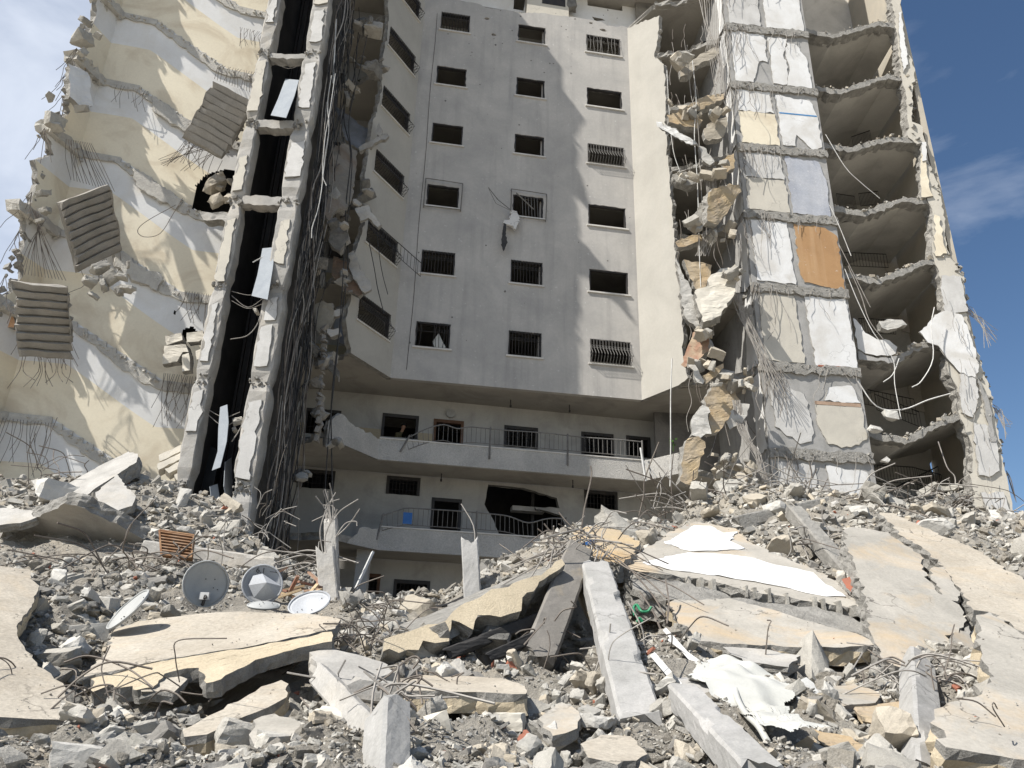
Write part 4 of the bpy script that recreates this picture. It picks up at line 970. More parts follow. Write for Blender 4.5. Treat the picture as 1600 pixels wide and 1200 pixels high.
# left stairwell bits
blocks([(156,420,22),(172,434,20),(186,455,17),(190,432,15),(163,446,24),(140,440,20),(147,462,18),(198,452,22),(200,415,16)], CHUNK, 'grey concrete lump dangling under the ribbed stair flight', 19.3)
for px in ([(258,525),(283,520),(286,532),(260,538)], [(292,520),(317,517),(320,528),(293,534)], [(256,540),(290,537),(295,550),(257,553)], [(255,553),(285,550),(278,564),(254,568)], [(285,555),(296,552),(297,578),(284,580)], [(305,548),(318,542),(322,560),(308,562)]):
    piece(px, TREAD, 20.5, t=.3, label='pale broken tread hanging in a cluster beside the elevator column', jag=.03, group='broken treads beside the column')
blocks([(335,288,26),(342,292,20),(338,314,22),(360,310,20),(345,278,18),(362,285,16)], CHUNKB, 'pale lump hanging inside the dark hole of the stair wall', 21.6)
piece([(310,330),(362,333),(366,345),(318,343)], CONC, 21.3, t=.4, label='broken landing slab under the dark hole of the stair wall')
blocks([(134,33,16),(126,60,22),(152,56,14),(130,82,18),(128,170,14),(86,190,22),(90,200,20),(78,150,14),(66,303,22),(70,330,18),(62,345,14)], CHUNK, 'grey masonry lump clinging to the torn outer edge of the stairwell', 19.5)
piece([(107,100),(138,112),(146,165),(132,172),(108,150)], WHITE, anchors=((107,100,19.2),(138,112,19.8),(132,172,19.7)), t=.2, label='white plastered wall stub standing at the outer edge of the stairwell', name='wall_stub', cat='wall stub', group=None)
piece([(128,85),(134,110),(122,95)], PORANGE, 20.2, t=.1, label='small orange plaster scrap at the stairwell edge', group=None, name='plaster_scrap', cat='plaster scrap')
piece([(0,470),(18,478),(24,505),(22,512),(0,512)], mat('salmon_plaster',(.62,.36,.20),(.55,.34,.2),1,bump=.1), 20.4, t=.2, label='salmon plastered wall piece at the far left edge', group=None, name='wall_stub', cat='wall stub')
# shaft sheets
def sheet(px, Y, mt, label, t=.015, name='metal_sheet'):
    if isinstance(Y, tuple): fr = plane3(*Y)
    else: fr = Frame(A3(0, Y, 0), A3(1,.25,0), ZUP)
    pts = [fr.hit(*p) for p in px]; m = MB(); m.prism(fr, [(a,b,0) for a,b in pts], t, jag=0, mf=0, ms=0, rings=1)
    return build(m, name, [mt], None, label=label, category='metal sheet', group='sheets caught in the elevator shaft')
sheet([(446,123),(467,125),(460,150),(447,184),(423,180),(434,155)], ((446,123,20.7),(467,125,20.45),(423,180,20.1)), METAL, 'bright pale metal sheet caught high in the elevator shaft')
sheet([(410,388),(430,386),(426,420),(418,468),(393,462),(402,430)], ((410,388,20.6),(430,386,20.4),(393,462,20.2)), METAL, 'blue-grey metal sheet caught halfway up the elevator shaft')
sheet([(344,636),(355,632),(357,660),(354,690),(344,730),(331,735),(340,705),(341,670)], ((344,636,20.5),(357,660,20.3),(331,735,20.2)), METAL, 'torn metal strip hanging in the lower elevator shaft')
sheet([(352,722),(362,715),(364,770),(356,790),(350,760)], ((352,722,20.9),(364,770,21.3),(356,790,20.7)), METAL, 'bent sheet standing at the foot of the elevator shaft')
sheet([(318,690),(343,705),(328,790),(300,785)], ((318,690,22),(343,705,21.6),(300,785,21.8)), mat('dark_tarp',(.05,.055,.06),None,2,bump=.2), 'dark sheet slumped at the foot of the elevator shaft')
sheet([(328,760),(340,756),(345,788),(332,792)], ((328,760,20.6),(340,756,20.9),(332,792,20.5)), METAL, 'small bent panel at the foot of the elevator shaft')
blocks([(373,657,17),(367,672,8),(401,487,14)], CHUNK, 'lump caught by wires in the elevator shaft', 20.6)
# left bay debris
DB = RAWD
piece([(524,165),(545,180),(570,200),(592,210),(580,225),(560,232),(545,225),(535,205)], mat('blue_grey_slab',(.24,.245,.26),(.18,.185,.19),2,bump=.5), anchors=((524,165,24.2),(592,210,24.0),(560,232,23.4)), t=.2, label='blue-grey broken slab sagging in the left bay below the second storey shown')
piece([(560,230),(595,212),(606,209),(608,213),(590,222),(562,236)], CONC, 23.3, t=.15, label='thin concrete shelf sticking out of the left bay')
piece([(588,205),(592,192),(597,202),(594,214)], CONC, 23.3, t=.1, label='upright shard on the thin concrete shelf of the left bay')
piece([(495,217),(520,225),(530,228),(540,224),(558,236),(556,270),(550,310),(540,330),(530,325),(515,345),(505,330),(505,300),(497,260)], mat('brown_grey_slab',(.28,.255,.22),(.21,.195,.17),1.6,bump=.5,stain=(.20,.13,.08),stain_amt=.5), anchors=((495,217,22.4),(558,236,23.2),(515,345,22.0)), t=.25, label='large brown-grey slab hanging upright in the left bay')
piece([(512,352),(522,345),(541,352),(545,372),(530,392),(515,380)], RAWD, 22.2, t=.25, label='hanging slab lump below the large upright slab in the left bay')
piece([(555,325),(575,320),(590,345),(596,352),(590,356),(575,340),(562,345)], CHUNKW, 22.9, t=.12, label='pale curled plaster shard in the left bay')
piece([(545,395),(553,392),(560,415),(575,435),(580,452),(570,458),(553,436),(545,418)], CONC, 22.8, t=.15, label='curved concrete edge strip in the left bay')
piece([(520,400),(545,410),(566,440),(575,452),(560,462),(535,450),(518,430)], mat('red_brown_slab',(.24,.17,.13),(.20,.17,.14),2,bump=.5), 23.1, t=.2, label='reddish-brown broken slab in the lower left bay')
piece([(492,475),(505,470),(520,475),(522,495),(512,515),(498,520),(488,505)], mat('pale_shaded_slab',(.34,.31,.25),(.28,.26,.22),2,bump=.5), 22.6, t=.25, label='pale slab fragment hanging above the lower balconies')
piece([(522,485),(535,482),(534,492),(521,494)], CHUNKW, 22.6, t=.2, label='small pale block beside the hanging slab fragment')
piece([(512,514),(530,512),(532,520),(518,526),(511,520)], CHUNKW, 22.5, t=.2, label='small pale block under the hanging slab fragment')
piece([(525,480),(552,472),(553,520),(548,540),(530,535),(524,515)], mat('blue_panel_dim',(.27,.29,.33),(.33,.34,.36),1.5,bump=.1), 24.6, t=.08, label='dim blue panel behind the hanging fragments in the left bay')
rg = random.Random(17)
lst = []
for (cx, cy, sx, sy, n) in ((575,45,18,14,7),(590,105,12,10,5),(560,95,16,10,4),(480,395,12,22,6),(495,430,12,18,6),(540,350,14,12,4),(470,520,10,25,6),(500,560,20,20,6),(548,140,16,18,5),(520,300,14,20,4),(575,290,8,20,4),(540,440,14,16,6),(500,620,12,30,6),(455,600,8,30,5),(430,800,12,30,6),(520,690,18,8,5),(470,745,14,20,5),(555,318,14,12,4)):
    for _ in range(n): lst.append((cx+rg.gauss(0,sx*.5), cy+rg.gauss(0,sy*.5), rg.uniform(9,26), rg.uniform(21.9,23.4)))
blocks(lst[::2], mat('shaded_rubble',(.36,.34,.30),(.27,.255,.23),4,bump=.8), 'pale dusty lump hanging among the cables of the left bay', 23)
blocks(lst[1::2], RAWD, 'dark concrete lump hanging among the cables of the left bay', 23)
for i in range(26):   # rubble column hanging on a cable
    y = 512+i*7; x = 508-(i*.45); blocks([(x+rg.uniform(-2,2), y, rg.uniform(10,15), 22.5)], mat('rubble_string',(.30,.28,.25),None,4,bump=.6), 'one of the lumps strung in a vertical column on the cables of the left bay', 22.5, group='lumps strung on a cable')
piece([(500,552),(508,548),(530,582),(528,592),(516,578)], RAWD, 22.6, t=.2, label='slanting strip of concrete in the lower left bay')

# right bay debris: traced slabs
RB_ = [
 ([(1025,190),(1034,191),(1085,220),(1088,226),(1080,227),(1026,197)], ALU, ((1025,192,24.2),(1085,222,23.6),(1080,228,23.7)), .12, 'white beam jutting left out of the torn bay'),
 ([(1092,228),(1100,229),(1117,252),(1110,258),(1098,250)], CHUNKW, 23.6, .15, 'short white beam end below the jutting white beam'),
 ([(1062,108),(1080,95),(1100,82),(1120,72),(1124,84),(1112,92),(1095,98),(1075,118),(1064,120)], CHUNKB, 24.0, .3, 'beige slab strip across the top of the torn bay'),
 ([(1042,180),(1060,173),(1085,160),(1105,148),(1133,146),(1130,155),(1108,165),(1085,175),(1098,188),(1090,200),(1065,195),(1045,190)], OCHRE, 24.0, .35, 'cracked beige floor slab sagging in the upper torn bay'),
 ([(1100,200),(1115,188),(1135,182),(1138,195),(1128,215),(1108,220),(1100,212)], CHUNKB, 23.7, .25, 'rounded beige slab piece beside the tower'),
 ([(1128,250),(1147,240),(1148,262),(1132,272)], OCHRE, 23.7, .25, 'ochre block beside the tower at mid height'),
 ([(1050,272),(1070,268),(1085,272),(1100,268),(1098,282),(1075,290),(1058,284)], CHUNK, 24.2, .4, 'grey sagging slab end in the middle of the torn bay'),
 ([(1106,300),(1125,292),(1140,286),(1155,288),(1158,300),(1140,325),(1128,345),(1118,350),(1106,345)], OCHRE, ((1106,300,23.3),(1155,288,24.0),(1118,350,23.3)), .3, 'ochre slab hanging upright beside the tower'),
 ([(1092,318),(1104,316),(1104,340),(1094,350),(1088,338)], CHUNK, 23.6, .3, 'grey block left of the ochre upright slab'),
 ([(1054,378),(1075,370),(1095,366),(1098,376),(1080,382),(1060,386)], OCHRE, 24.0, .3, 'thin ochre slab sagging above the big cracked slab'),
 ([(1068,406),(1090,408),(1112,415),(1110,432),(1100,450),(1086,452),(1078,430)], OCHRE, 23.9, .3, 'left half of the big cracked beige slab'),
 ([(1112,430),(1125,420),(1140,418),(1152,430),(1150,455),(1140,470),(1128,486),(1118,496),(1100,503),(1090,480),(1086,453),(1102,448)], CREAM, ((1112,430,23.7),(1152,430,23.7),(1100,503,23.2)), .35, 'right half of the big cracked beige slab'),
 ([(1056,402),(1064,425),(1075,440),(1086,470),(1092,500),(1088,512),(1072,498),(1064,470),(1062,440)], CHUNKW, 23.8, .2, 'long pale shard along the edge of the sunlit wall'),
 ([(1082,520),(1095,517),(1108,530),(1108,548),(1095,560),(1070,574),(1064,570),(1075,540)], mat('red_brown_broken',(.30,.17,.12),(.36,.28,.2),2.5,bump=.6), ((1082,520,23.9),(1108,530,23.5),(1064,570,24.2)), .25, 'reddish-brown broken slab at the foot of the sunlit wall'),
 ([(1075,568),(1082,565),(1102,595),(1098,600),(1090,598)], CHUNKW, 23.5, .15, 'white-edged strip below the reddish-brown slab'),
 ([(1098,588),(1115,575),(1130,568),(1132,575),(1112,592),(1102,600)], OCHRE, 23.5, .2, 'narrow ochre strip pointing at the tower'),
 ([(1100,622),(1112,605),(1130,599),(1150,610),(1155,625),(1140,650),(1128,670),(1112,678),(1108,650)], OCHRE, ((1100,622,23.2),(1155,625,23.6),(1112,678,23.0)), .25, 'ochre triangular slab hanging over the right end of the balcony'),
 ([(1082,650),(1098,632),(1108,636),(1106,655),(1112,678),(1095,683),(1080,680)], CHUNKW, 22.9, .2, 'pale grey slab left of the ochre triangular slab'),
 ([(1068,700),(1076,684),(1090,682),(1102,690),(1100,710),(1094,715),(1090,745),(1080,757),(1063,752)], OCHRE, ((1068,700,22.6),(1102,690,22.8),(1063,752,22.4)), .3, 'ochre block standing at the end of the lower balcony'),
 ([(1145,640),(1158,630),(1172,632),(1160,660),(1140,670),(1132,655)], CHUNKW, 23.4, .15, 'torn plaster flap hanging beside the tower foot'),
 ([(1118,752),(1160,747),(1180,775),(1162,790),(1142,792),(1125,770)], CREAM, ((1118,752,19.6),(1160,747,20.2),(1142,792,19.2)), .15, 'tilted cream slab on the heap below the tower'),
]
for px, mt, an, t, lb in RB_:
    if isinstance(an, tuple): piece(px, mt, anchors=an, t=t, label=lb)
    else: piece(px, mt, an, t=t, label=lb)
lst = []
for (cx, cy, sx, sy, n) in ((1060,90,14,6,4),(1080,178,22,10,8),(1120,175,14,8,5),(1070,275,14,8,5),(1120,270,14,14,5),(1085,355,16,8,5),(1125,368,18,10,5),(1145,428,10,12,5),(1105,512,12,14,6),(1100,565,16,12,7),(1135,590,18,12,8),(1165,600,14,8,5),(1140,712,18,14,10),(1165,735,16,14,10),(1130,745,14,10,6),(1090,520,8,10,4)):
    for _ in range(n): lst.append((cx+rg.gauss(0,sx*.6), cy+rg.gauss(0,sy*.6), rg.uniform(9,24), rg.uniform(23.0,24.3)))
blocks(lst[::2], CHUNKB, 'beige lump resting on the broken floors of the torn bay', 23.8)
blocks(lst[1::2], CHUNK, 'grey lump resting on the broken floors of the torn bay', 23.8)
# right wing bits
blocks([(1384,719-0,14,24.0),(1391,650,17,24.2),(1367,672,16,24.2)], CHUNKW, 'white lump caught on wires in the right stairwell', 24.2)
piece([(1373,502),(1385,498),(1410,500),(1418,508),(1400,513),(1378,512)], CHUNKW, 24.4, t=.3, label='flat pale slab lying on the torn landing of the right stairwell')
piece([(1434,768),(1460,752),(1470,756),(1440,778)], CREAM, 23.8, t=.12, label='cream stair slab edge above the right heap')
piece([(1458,757),(1503,758),(1503,762),(1462,765)], CREAM, 23.9, t=.3, label='pale landing edge above the right heap')
piece([(1553,653),(1560,655),(1558,664),(1553,660)], CHUNKW, 25, t=.1, label='white scrap dangling outside the right edge of the building')

# ------------------------------------------------------------------ big slabs lying in the rubble
SUPP = []      # ground control points under the slabs
FOOT = []      # (xy polygon, plane frame, n offset)
def bigslab(name, cat, label, px, anchors, t, mt, side, jag=.035, step=.10, ground=True, drop=.12, mbk=None, rings=3, group=None, topdust=True, rough=None):
    fr = plane3(*anchors)
    P = [(*fr.hit(p[0], p[1]), 1 if len(p) < 3 else p[2]) for p in px]
    rings = max(rings, int(t/.06)); rough = min(.03, jag*.7) if rough is None else rough
    m = MB(); m.prism(fr, P, t, jag=jag, step=step, mf=0, ms=1, mbk=mbk, rings=rings, rough=rough, msr=2 if side is STUCCO else None, grid=.14)
    roughen(m, .007, 5, .3, .045 if name != 'tiled_floor_slab' else 0, 1.0)
    o = build(m, name, [mt, side, RAW], None, label=label, category=cat, group=group)
    W = [fr.p(a, b, 0) for a, b, c in P]
    if ground:
        ctr = sum(W)/len(W)
        for w in W[::2]+[ctr]:
            q = w*.8+ctr*.2; SUPP.append((q[0]+fr.N[0]*t, q[1]+fr.N[1]*t, q[2]+fr.N[2]*t-drop))
        FOOT.append(([(w[0], w[1]) for w in W], fr, topdust and abs(fr.N[2]) > .75))
    return o, fr
S = {}
S['left'], _ = bigslab('concrete_slab', 'concrete slab', 'wide dusty slab at the far left edge of the picture with a yellow-plastered lower edge',
  [(-60,880,0),(0,885),(46,890),(63,921),(50,945),(33,967),(25,992),(50,1025),(80,1052),(104,1075),(120,1100),(140,1128,1),(85,1125),(0,1117,1),(-60,1110,0)], ((0,1117,6.6),(137,1125,6.9),(40,890,10.5)), .24, SLABTOP, STUCCO)
S['mid'], fmid = bigslab('concrete_slab', 'concrete slab', 'long dusty slab on which the satellite dishes stand, broken beige edge facing the viewer',
  [(133,1058),(150,1032),(162,1029),(179,983),(215,970),(250,965),(330,961),(400,958),(480,958),(530,965),(525,982),(470,995),(400,1008),(320,1022),(233,1037),(180,1050)], ((133,1058,8.0),(520,985,9.0),(250,967,10.2)), .11, SLABTOP, RAW, jag=.03, drop=.55)
# hanging beige edge with holes under the long slab
def edgeplate(px, anchors, mt, label, t=.14, **kw):
    fr = plane3(*anchors); m = MB(); m.prism(fr, [(*fr.hit(p[0], p[1]), 1 if len(p) < 3 else p[2]) for p in px], t, jag=.02, step=.07, mf=0, ms=1)
    return m, fr
m, _ = edgeplate([(150,1056),(180,1050),(233,1038),(320,1024),(400,1010),(470,998),(520,986),(521,1002),(470,1012),(400,1032),(372,1048),(346,1066),(332,1070),(320,1071),(316,1058),(308,1048),(290,1048),(254,1056),(238,1078),(212,1083),(206,1076),(190,1078),(172,1074),(146,1083)], ((146,1083,7.72),(520,986,8.86),(212,1050,8.14)), STUCCO, '')
roughen(m, .012, 5, .1, .05, 1.0); build(m, 'parapet_edge', [STUCCO, RAW], S['mid'])
S['s4'], _ = bigslab('concrete_slab', 'concrete slab', 'beige stuccoed slab leaning up to the right in the middle of the rubble',
  [(604,997),(640,985),(695,969),(716,948),(780,918),(820,904),(855,892),(879,876),(884,884),(850,905),(812,934),(811,955),(795,960),(781,965),(765,962),(745,962),(738,985),(716,972),(704,968),(701,1002),(680,1004),(662,1000),(655,1014),(600,1018)], ((604,997,9.4),(855,892,10.6),(700,1003,9.6)), .5, STUCCO, RAW, ground=False)
bigslab('concrete_slab', 'concrete slab', 'rough broken slab top sloping up behind the beige stuccoed edge toward the ridge',
  [(598,996),(625,975),(665,962),(700,948),(745,925),(790,906),(830,888),(870,866),(900,852),(893,878),(879,882),(855,896),(780,922),(716,952),(695,972),(640,990)], ((604,1000,9.85),(855,898,11.1),(800,903,12.7)), .22, RAW, RAW, jag=.06, ground=False)
S['arch'], _ = bigslab('concrete_slab', 'concrete slab', 'shaded curved slab with a peaked top leaning in the left rubble',
  [(0,822),(30,812),(55,806),(80,797),(98,789),(118,793),(150,808),(190,826),(225,842),(222,852),(205,862),(160,856),(100,852),(50,848),(0,836)], ((100,789,13.6),(0,830,14.9),(205,862,14.9)), .25, CONC, RAW, ground=False)
bigslab('concrete_slab', 'concrete slab', 'thin pale slab piece lying against the curved slab at the far left', [(-20,795),(10,792),(45,795),(56,806),(30,815),(-20,822)], ((0,795,14.4),(50,800,14.2),(10,818,13.9)), .14, CONC, RAW, ground=False)
S['s7'], f7 = bigslab('tiled_floor_slab', 'floor slab', 'tilted floor slab partly covered with white tiles, hollow blocks along its edge',
  [(970,886),(985,872),(1001,862),(1030,845),(1047,830),(1089,815),(1150,826),(1168,845),(1215,868),(1270,888),(1300,905),(1340,938),(1342,950),(1300,945),(1240,935),(1180,925),(1110,908),(1040,897),(1000,893)], ((985,889,12.3),(1340,950,10.9),(1060,838,14.6)), .18, SLABGREY, RAW, jag=.05)
def tiles(px, lab):
    m = MB(); m.prism(f7, [(*f7.hit(*p), 1) for p in px], .012, jag=.03, step=.12, n0=-.02, mf=0, ms=0, rings=1); build(m, 'tile_covering', [TILEW], S['s7'])
tiles([(1005,880),(1050,870),(1075,865),(1140,868),(1180,874),(1210,884),(1245,890),(1270,896),(1290,915),(1322,934),(1290,932),(1240,922),(1180,910),(1110,899),(1040,890)], '')
tiles([(1040,850),(1062,836),(1085,822),(1110,823),(1130,834),(1152,832),(1140,846),(1163,858),(1120,862),(1080,862),(1058,856)], '')
# ribs between the hollow blocks along the broken edge of the tiled slab
for i in range(13):
    if i in (3, 8): continue
    q = (i+rng.uniform(-.2,.2))/12; p = PY(1078+(1338-1078)*q, 906+(952-906)*q, 11.75+(10.75-11.75)*q); m = MB().box(p+A3(0,.2,-.01), rng.uniform(.03,.05), .3, rng.uniform(.14,.2)); roughen(m, .008, 9, .1); build(m, 'block_rib', [CHUNK], S['s7'])
bigslab('concrete_slab', 'concrete slab', 'rough broken concrete layer under the white tiled slab', [(975,905),(1040,905),(1110,922),(1180,938),(1260,948),(1330,962),(1352,975),(1348,990),(1320,985),(1280,972),(1230,966),(1170,955),(1110,948),(1060,935),(1010,925)], ((975,905,12.0),(1340,965,10.7),(1320,985,10.3)), .4, RAW, RAW, jag=.08, ground=False)
bigslab('concrete_slab', 'concrete slab', 'ochre-stained slab lying below the tiled slab with a shaded beige edge',
  [(1062,985),(1055,960),(1045,940),(1080,925),(1130,932),(1200,950),(1270,970),(1340,990),(1372,1008),(1300,1010),(1190,1006),(1085,1001)], ((1062,992,9.8),(1370,1010,9.4),(1100,935,11.3)), .20, SLABGREY, STUCCO)
bigslab('concrete_slab', 'concrete slab', 'tall grey slab with ochre stains leaning toward the viewer right of the white tiles',
  [(1320,828),(1350,826),(1385,832),(1410,850),(1435,866),(1450,900),(1466,928),(1484,938),(1500,947),(1512,970),(1495,990),(1485,985),(1481,1004),(1495,1024),(1477,1037),(1455,1030),(1435,1039),(1424,1049),(1395,1038),(1370,1024),(1362,978),(1354,940),(1347,912),(1335,880),(1324,855)], ((1330,830,12.8),(1480,935,11.0),(1424,1049,9.0)), .3, SLABGREY, RAW, jag=.05, ground=False)
bigslab('concrete_slab', 'concrete slab', 'long sand-coloured slab sloping down to the right edge of the picture',
  [(1374,801),(1400,803),(1440,822),(1500,848),(1562,882),(1600,905),(1680,945,0),(1680,1010,0),(1600,988),(1546,957),(1523,955),(1500,924),(1477,890),(1439,855),(1408,836)], ((1374,801,15.5),(1600,909,12.0),(1530,955,10.7)), .28, SLABTOP, RAW, jag=.06)
bigslab('concrete_slab', 'concrete slab', 'broad cracked slab filling the lower right corner',
  [(1523,962),(1546,958),(1592,989),(1640,1010),(1700,1030,0),(1700,1200,0),(1581,1188),(1530,1178),(1473,1165),(1462,1120),(1481,1093),(1520,1085),(1545,1062),(1542,1039),(1530,1010)], ((1546,958,9.3),(1473,1165,6.2),(1600,1190,6.1)), .22, SLABGREY, STUCCO, jag=.05)
bigslab('concrete_slab', 'concrete slab', 'slab lump wedged in the crack between the right-hand slabs', [(1490,985),(1515,978),(1520,1000),(1522,1022),(1500,1030),(1485,1010)], ((1490,985,10.0),(1520,1000,10.0),(1500,1030,9.2)), .3, SLABGREY, RAW, ground=False)
bigslab('concrete_slab', 'concrete slab', 'grey slab fragment between the tall slab and the long sand-coloured slab', [(1455,890),(1475,888),(1500,925),(1497,942),(1475,938),(1462,915)], ((1455,890,12.0),(1500,925,11.4),(1475,938,11.0)), .25, SLABGREY, RAW, ground=False)
bigslab('concrete_slab', 'concrete slab', 'flat pale grey slab on top of the crossed beams in the lower middle', [(485,1020),(510,1014),(560,1022),(600,1033),(622,1052),(600,1058),(570,1062),(548,1072),(520,1058),(498,1042)], ((485,1022,8.4),(620,1053,8.0),(548,1070,7.6)), .17, CONC, CONC, jag=.02, ground=False)
bigslab('concrete_slab', 'concrete slab', 'beige-edged slab lying flat between the leaning slab and the foreground blocks', [(620,1062),(650,1054),(720,1056),(790,1060),(822,1072),(826,1082),(760,1082),(690,1082),(640,1080)], ((640,1082,7.8),(822,1082,7.8),(640,1056,9.0)), .18, SLABTOP, STUCCO, drop=.3)
bigslab('concrete_slab', 'concrete slab', 'beige slab tilted to the left in the lower left foreground', [(282,1142),(340,1115),(400,1082),(440,1064),(452,1070),(450,1090),(420,1105),(370,1128),(320,1150),(284,1152)], ((284,1150,6.8),(445,1066,8.2),(440,1098,7.6)), .16, SLABTOP, STUCCO)
bigslab('concrete_slab', 'concrete slab', 'long slab fragment lying diagonally at the foot of the left stairwell', [(75,772),(120,748),(165,722),(200,705),(215,708),(212,722),(180,745),(150,762),(120,785),(95,790)], ((80,775,16.8),(212,708,18.2),(120,785,16.2)), .3, CONC, RAW, ground=False)
bigslab('concrete_slab', 'concrete slab', 'square pale slab leaning at the foot of the left stairwell', [(150,770),(182,742),(213,776),(206,790),(170,803),(152,795)], ((150,775,15.8),(182,742,16.8),(205,790,15.4)), .15, CONC, RAW, ground=False)
bigslab('concrete_slab', 'concrete slab', 'white concrete beam slab lying at the right edge on the crest', [(1545,797),(1560,795),(1640,812),(1640,828),(1600,822),(1548,808)], ((1545,800,18.5),(1640,815,18.0),(1600,822,17.8)), .2, CHUNKW, RAW, ground=False)
bigslab('concrete_slab', 'concrete slab', 'shaded broken slab mass on the crest left of the tiled slab', [(885,850),(900,830),(930,822),(960,828),(1000,850),(985,868),(965,880),(930,870),(900,872)], ((885,855,13.0),(1000,850,13.4),(930,872,12.4)), .3, OCHRE, RAW, jag=.07, ground=False)
bigslab('concrete_slab', 'concrete slab', 'slab edge jutting under the tower on the right-hand crest', [(1140,812),(1180,795),(1210,782),(1222,790),(1200,805),(1160,822),(1142,822)], ((1140,815,16.2),(1215,785,17.0),(1160,822,15.9)), .25, CONC, RAW, ground=False)

for px, an, t, mt, sd, lb in (
 ([(1440,1095),(1404,1098),(1336,1104),(1350,1122),(1385,1132),(1404,1130)], ((1340,1104,8.0),(1440,1095,8.2),(1385,1132,7.5)), .06, OCHRE, OCHRE, 'thin tan board lying in the rubble left of the pillar under the tall slab'),
 ([(1060,1115),(1095,1130),(1130,1150),(1150,1130),(1110,1105),(1080,1095)], ((1060,1115,7.5),(1130,1150,7.0),(1110,1105,7.8)), .12, SLABGREY, RAW, 'grey slab piece right behind the smooth grey beam'),
 ([(1045,1045),(1080,1035),(1120,1080),(1118,1098),(1070,1092),(1040,1070)], ((1045,1045,8.9),(1120,1080,8.2),(1070,1092,8.0)), .12, SMOOTHC, RAW, 'smooth grey slab lying between the white window profiles'),
 ([(905,1160),(935,1145),(985,1150),(1010,1175),(960,1190),(915,1182)], ((905,1160,6.4),(1010,1175,6.2),(960,1190,5.9)), .12, SLABTOP, RAW, 'pale slab plate at the bottom edge left of the fallen pillar foot'),
 ([(395,1130),(430,1118),(470,1135),(480,1165),(440,1180),(400,1165)], ((395,1130,6.9),(480,1165,6.3),(440,1180,6.1)), .12, SLABGREY, RAW, 'grey slab plate in the lower left foreground beside the tilted beige slab'),
 ([(205,1060),(250,1050),(290,1065),(270,1085),(220,1085)], ((205,1060,8.0),(290,1065,8.0),(240,1088,7.6)), .1, SLABTOP, RAW, 'thin slab plate in the hollow below the long slab'),
 ([(840,1120),(880,1095),(905,1110),(900,1135),(860,1148)], ((840,1120,7.3),(905,1110,7.4),(860,1148,6.9)), .1, SLABGREY, RAW, 'grey plate leaning in the chunks left of the fallen pillar'),
 ([(1295,1080),(1330,1070),(1375,1085),(1370,1100),(1320,1105)], ((1295,1080,8.4),(1375,1085,8.3),(1320,1105,7.9)), .1, SLABGREY, RAW, 'grey slab plate below the beige-edged slab on the right'),
 ([(1270,1140),(1330,1150),(1365,1170),(1345,1180),(1290,1165)], ((1270,1140,7.2),(1365,1170,6.7),(1290,1165,6.8)), .08, OCHRE, RAW, 'tan plate near the bottom edge right of the white cloth'),
 ([(1130,1010),(1190,1012),(1250,1025),(1230,1045),(1160,1035)], ((1130,1012,9.4),(1250,1025,9.2),(1160,1038,8.9)), .12, CONC, RAW, 'grey slab piece in the shadow under the beige-edged slab')):
    bigslab('concrete_slab', 'concrete slab', lb, px, an, t, mt, sd, jag=.03, ground=True, drop=.05, topdust=False)
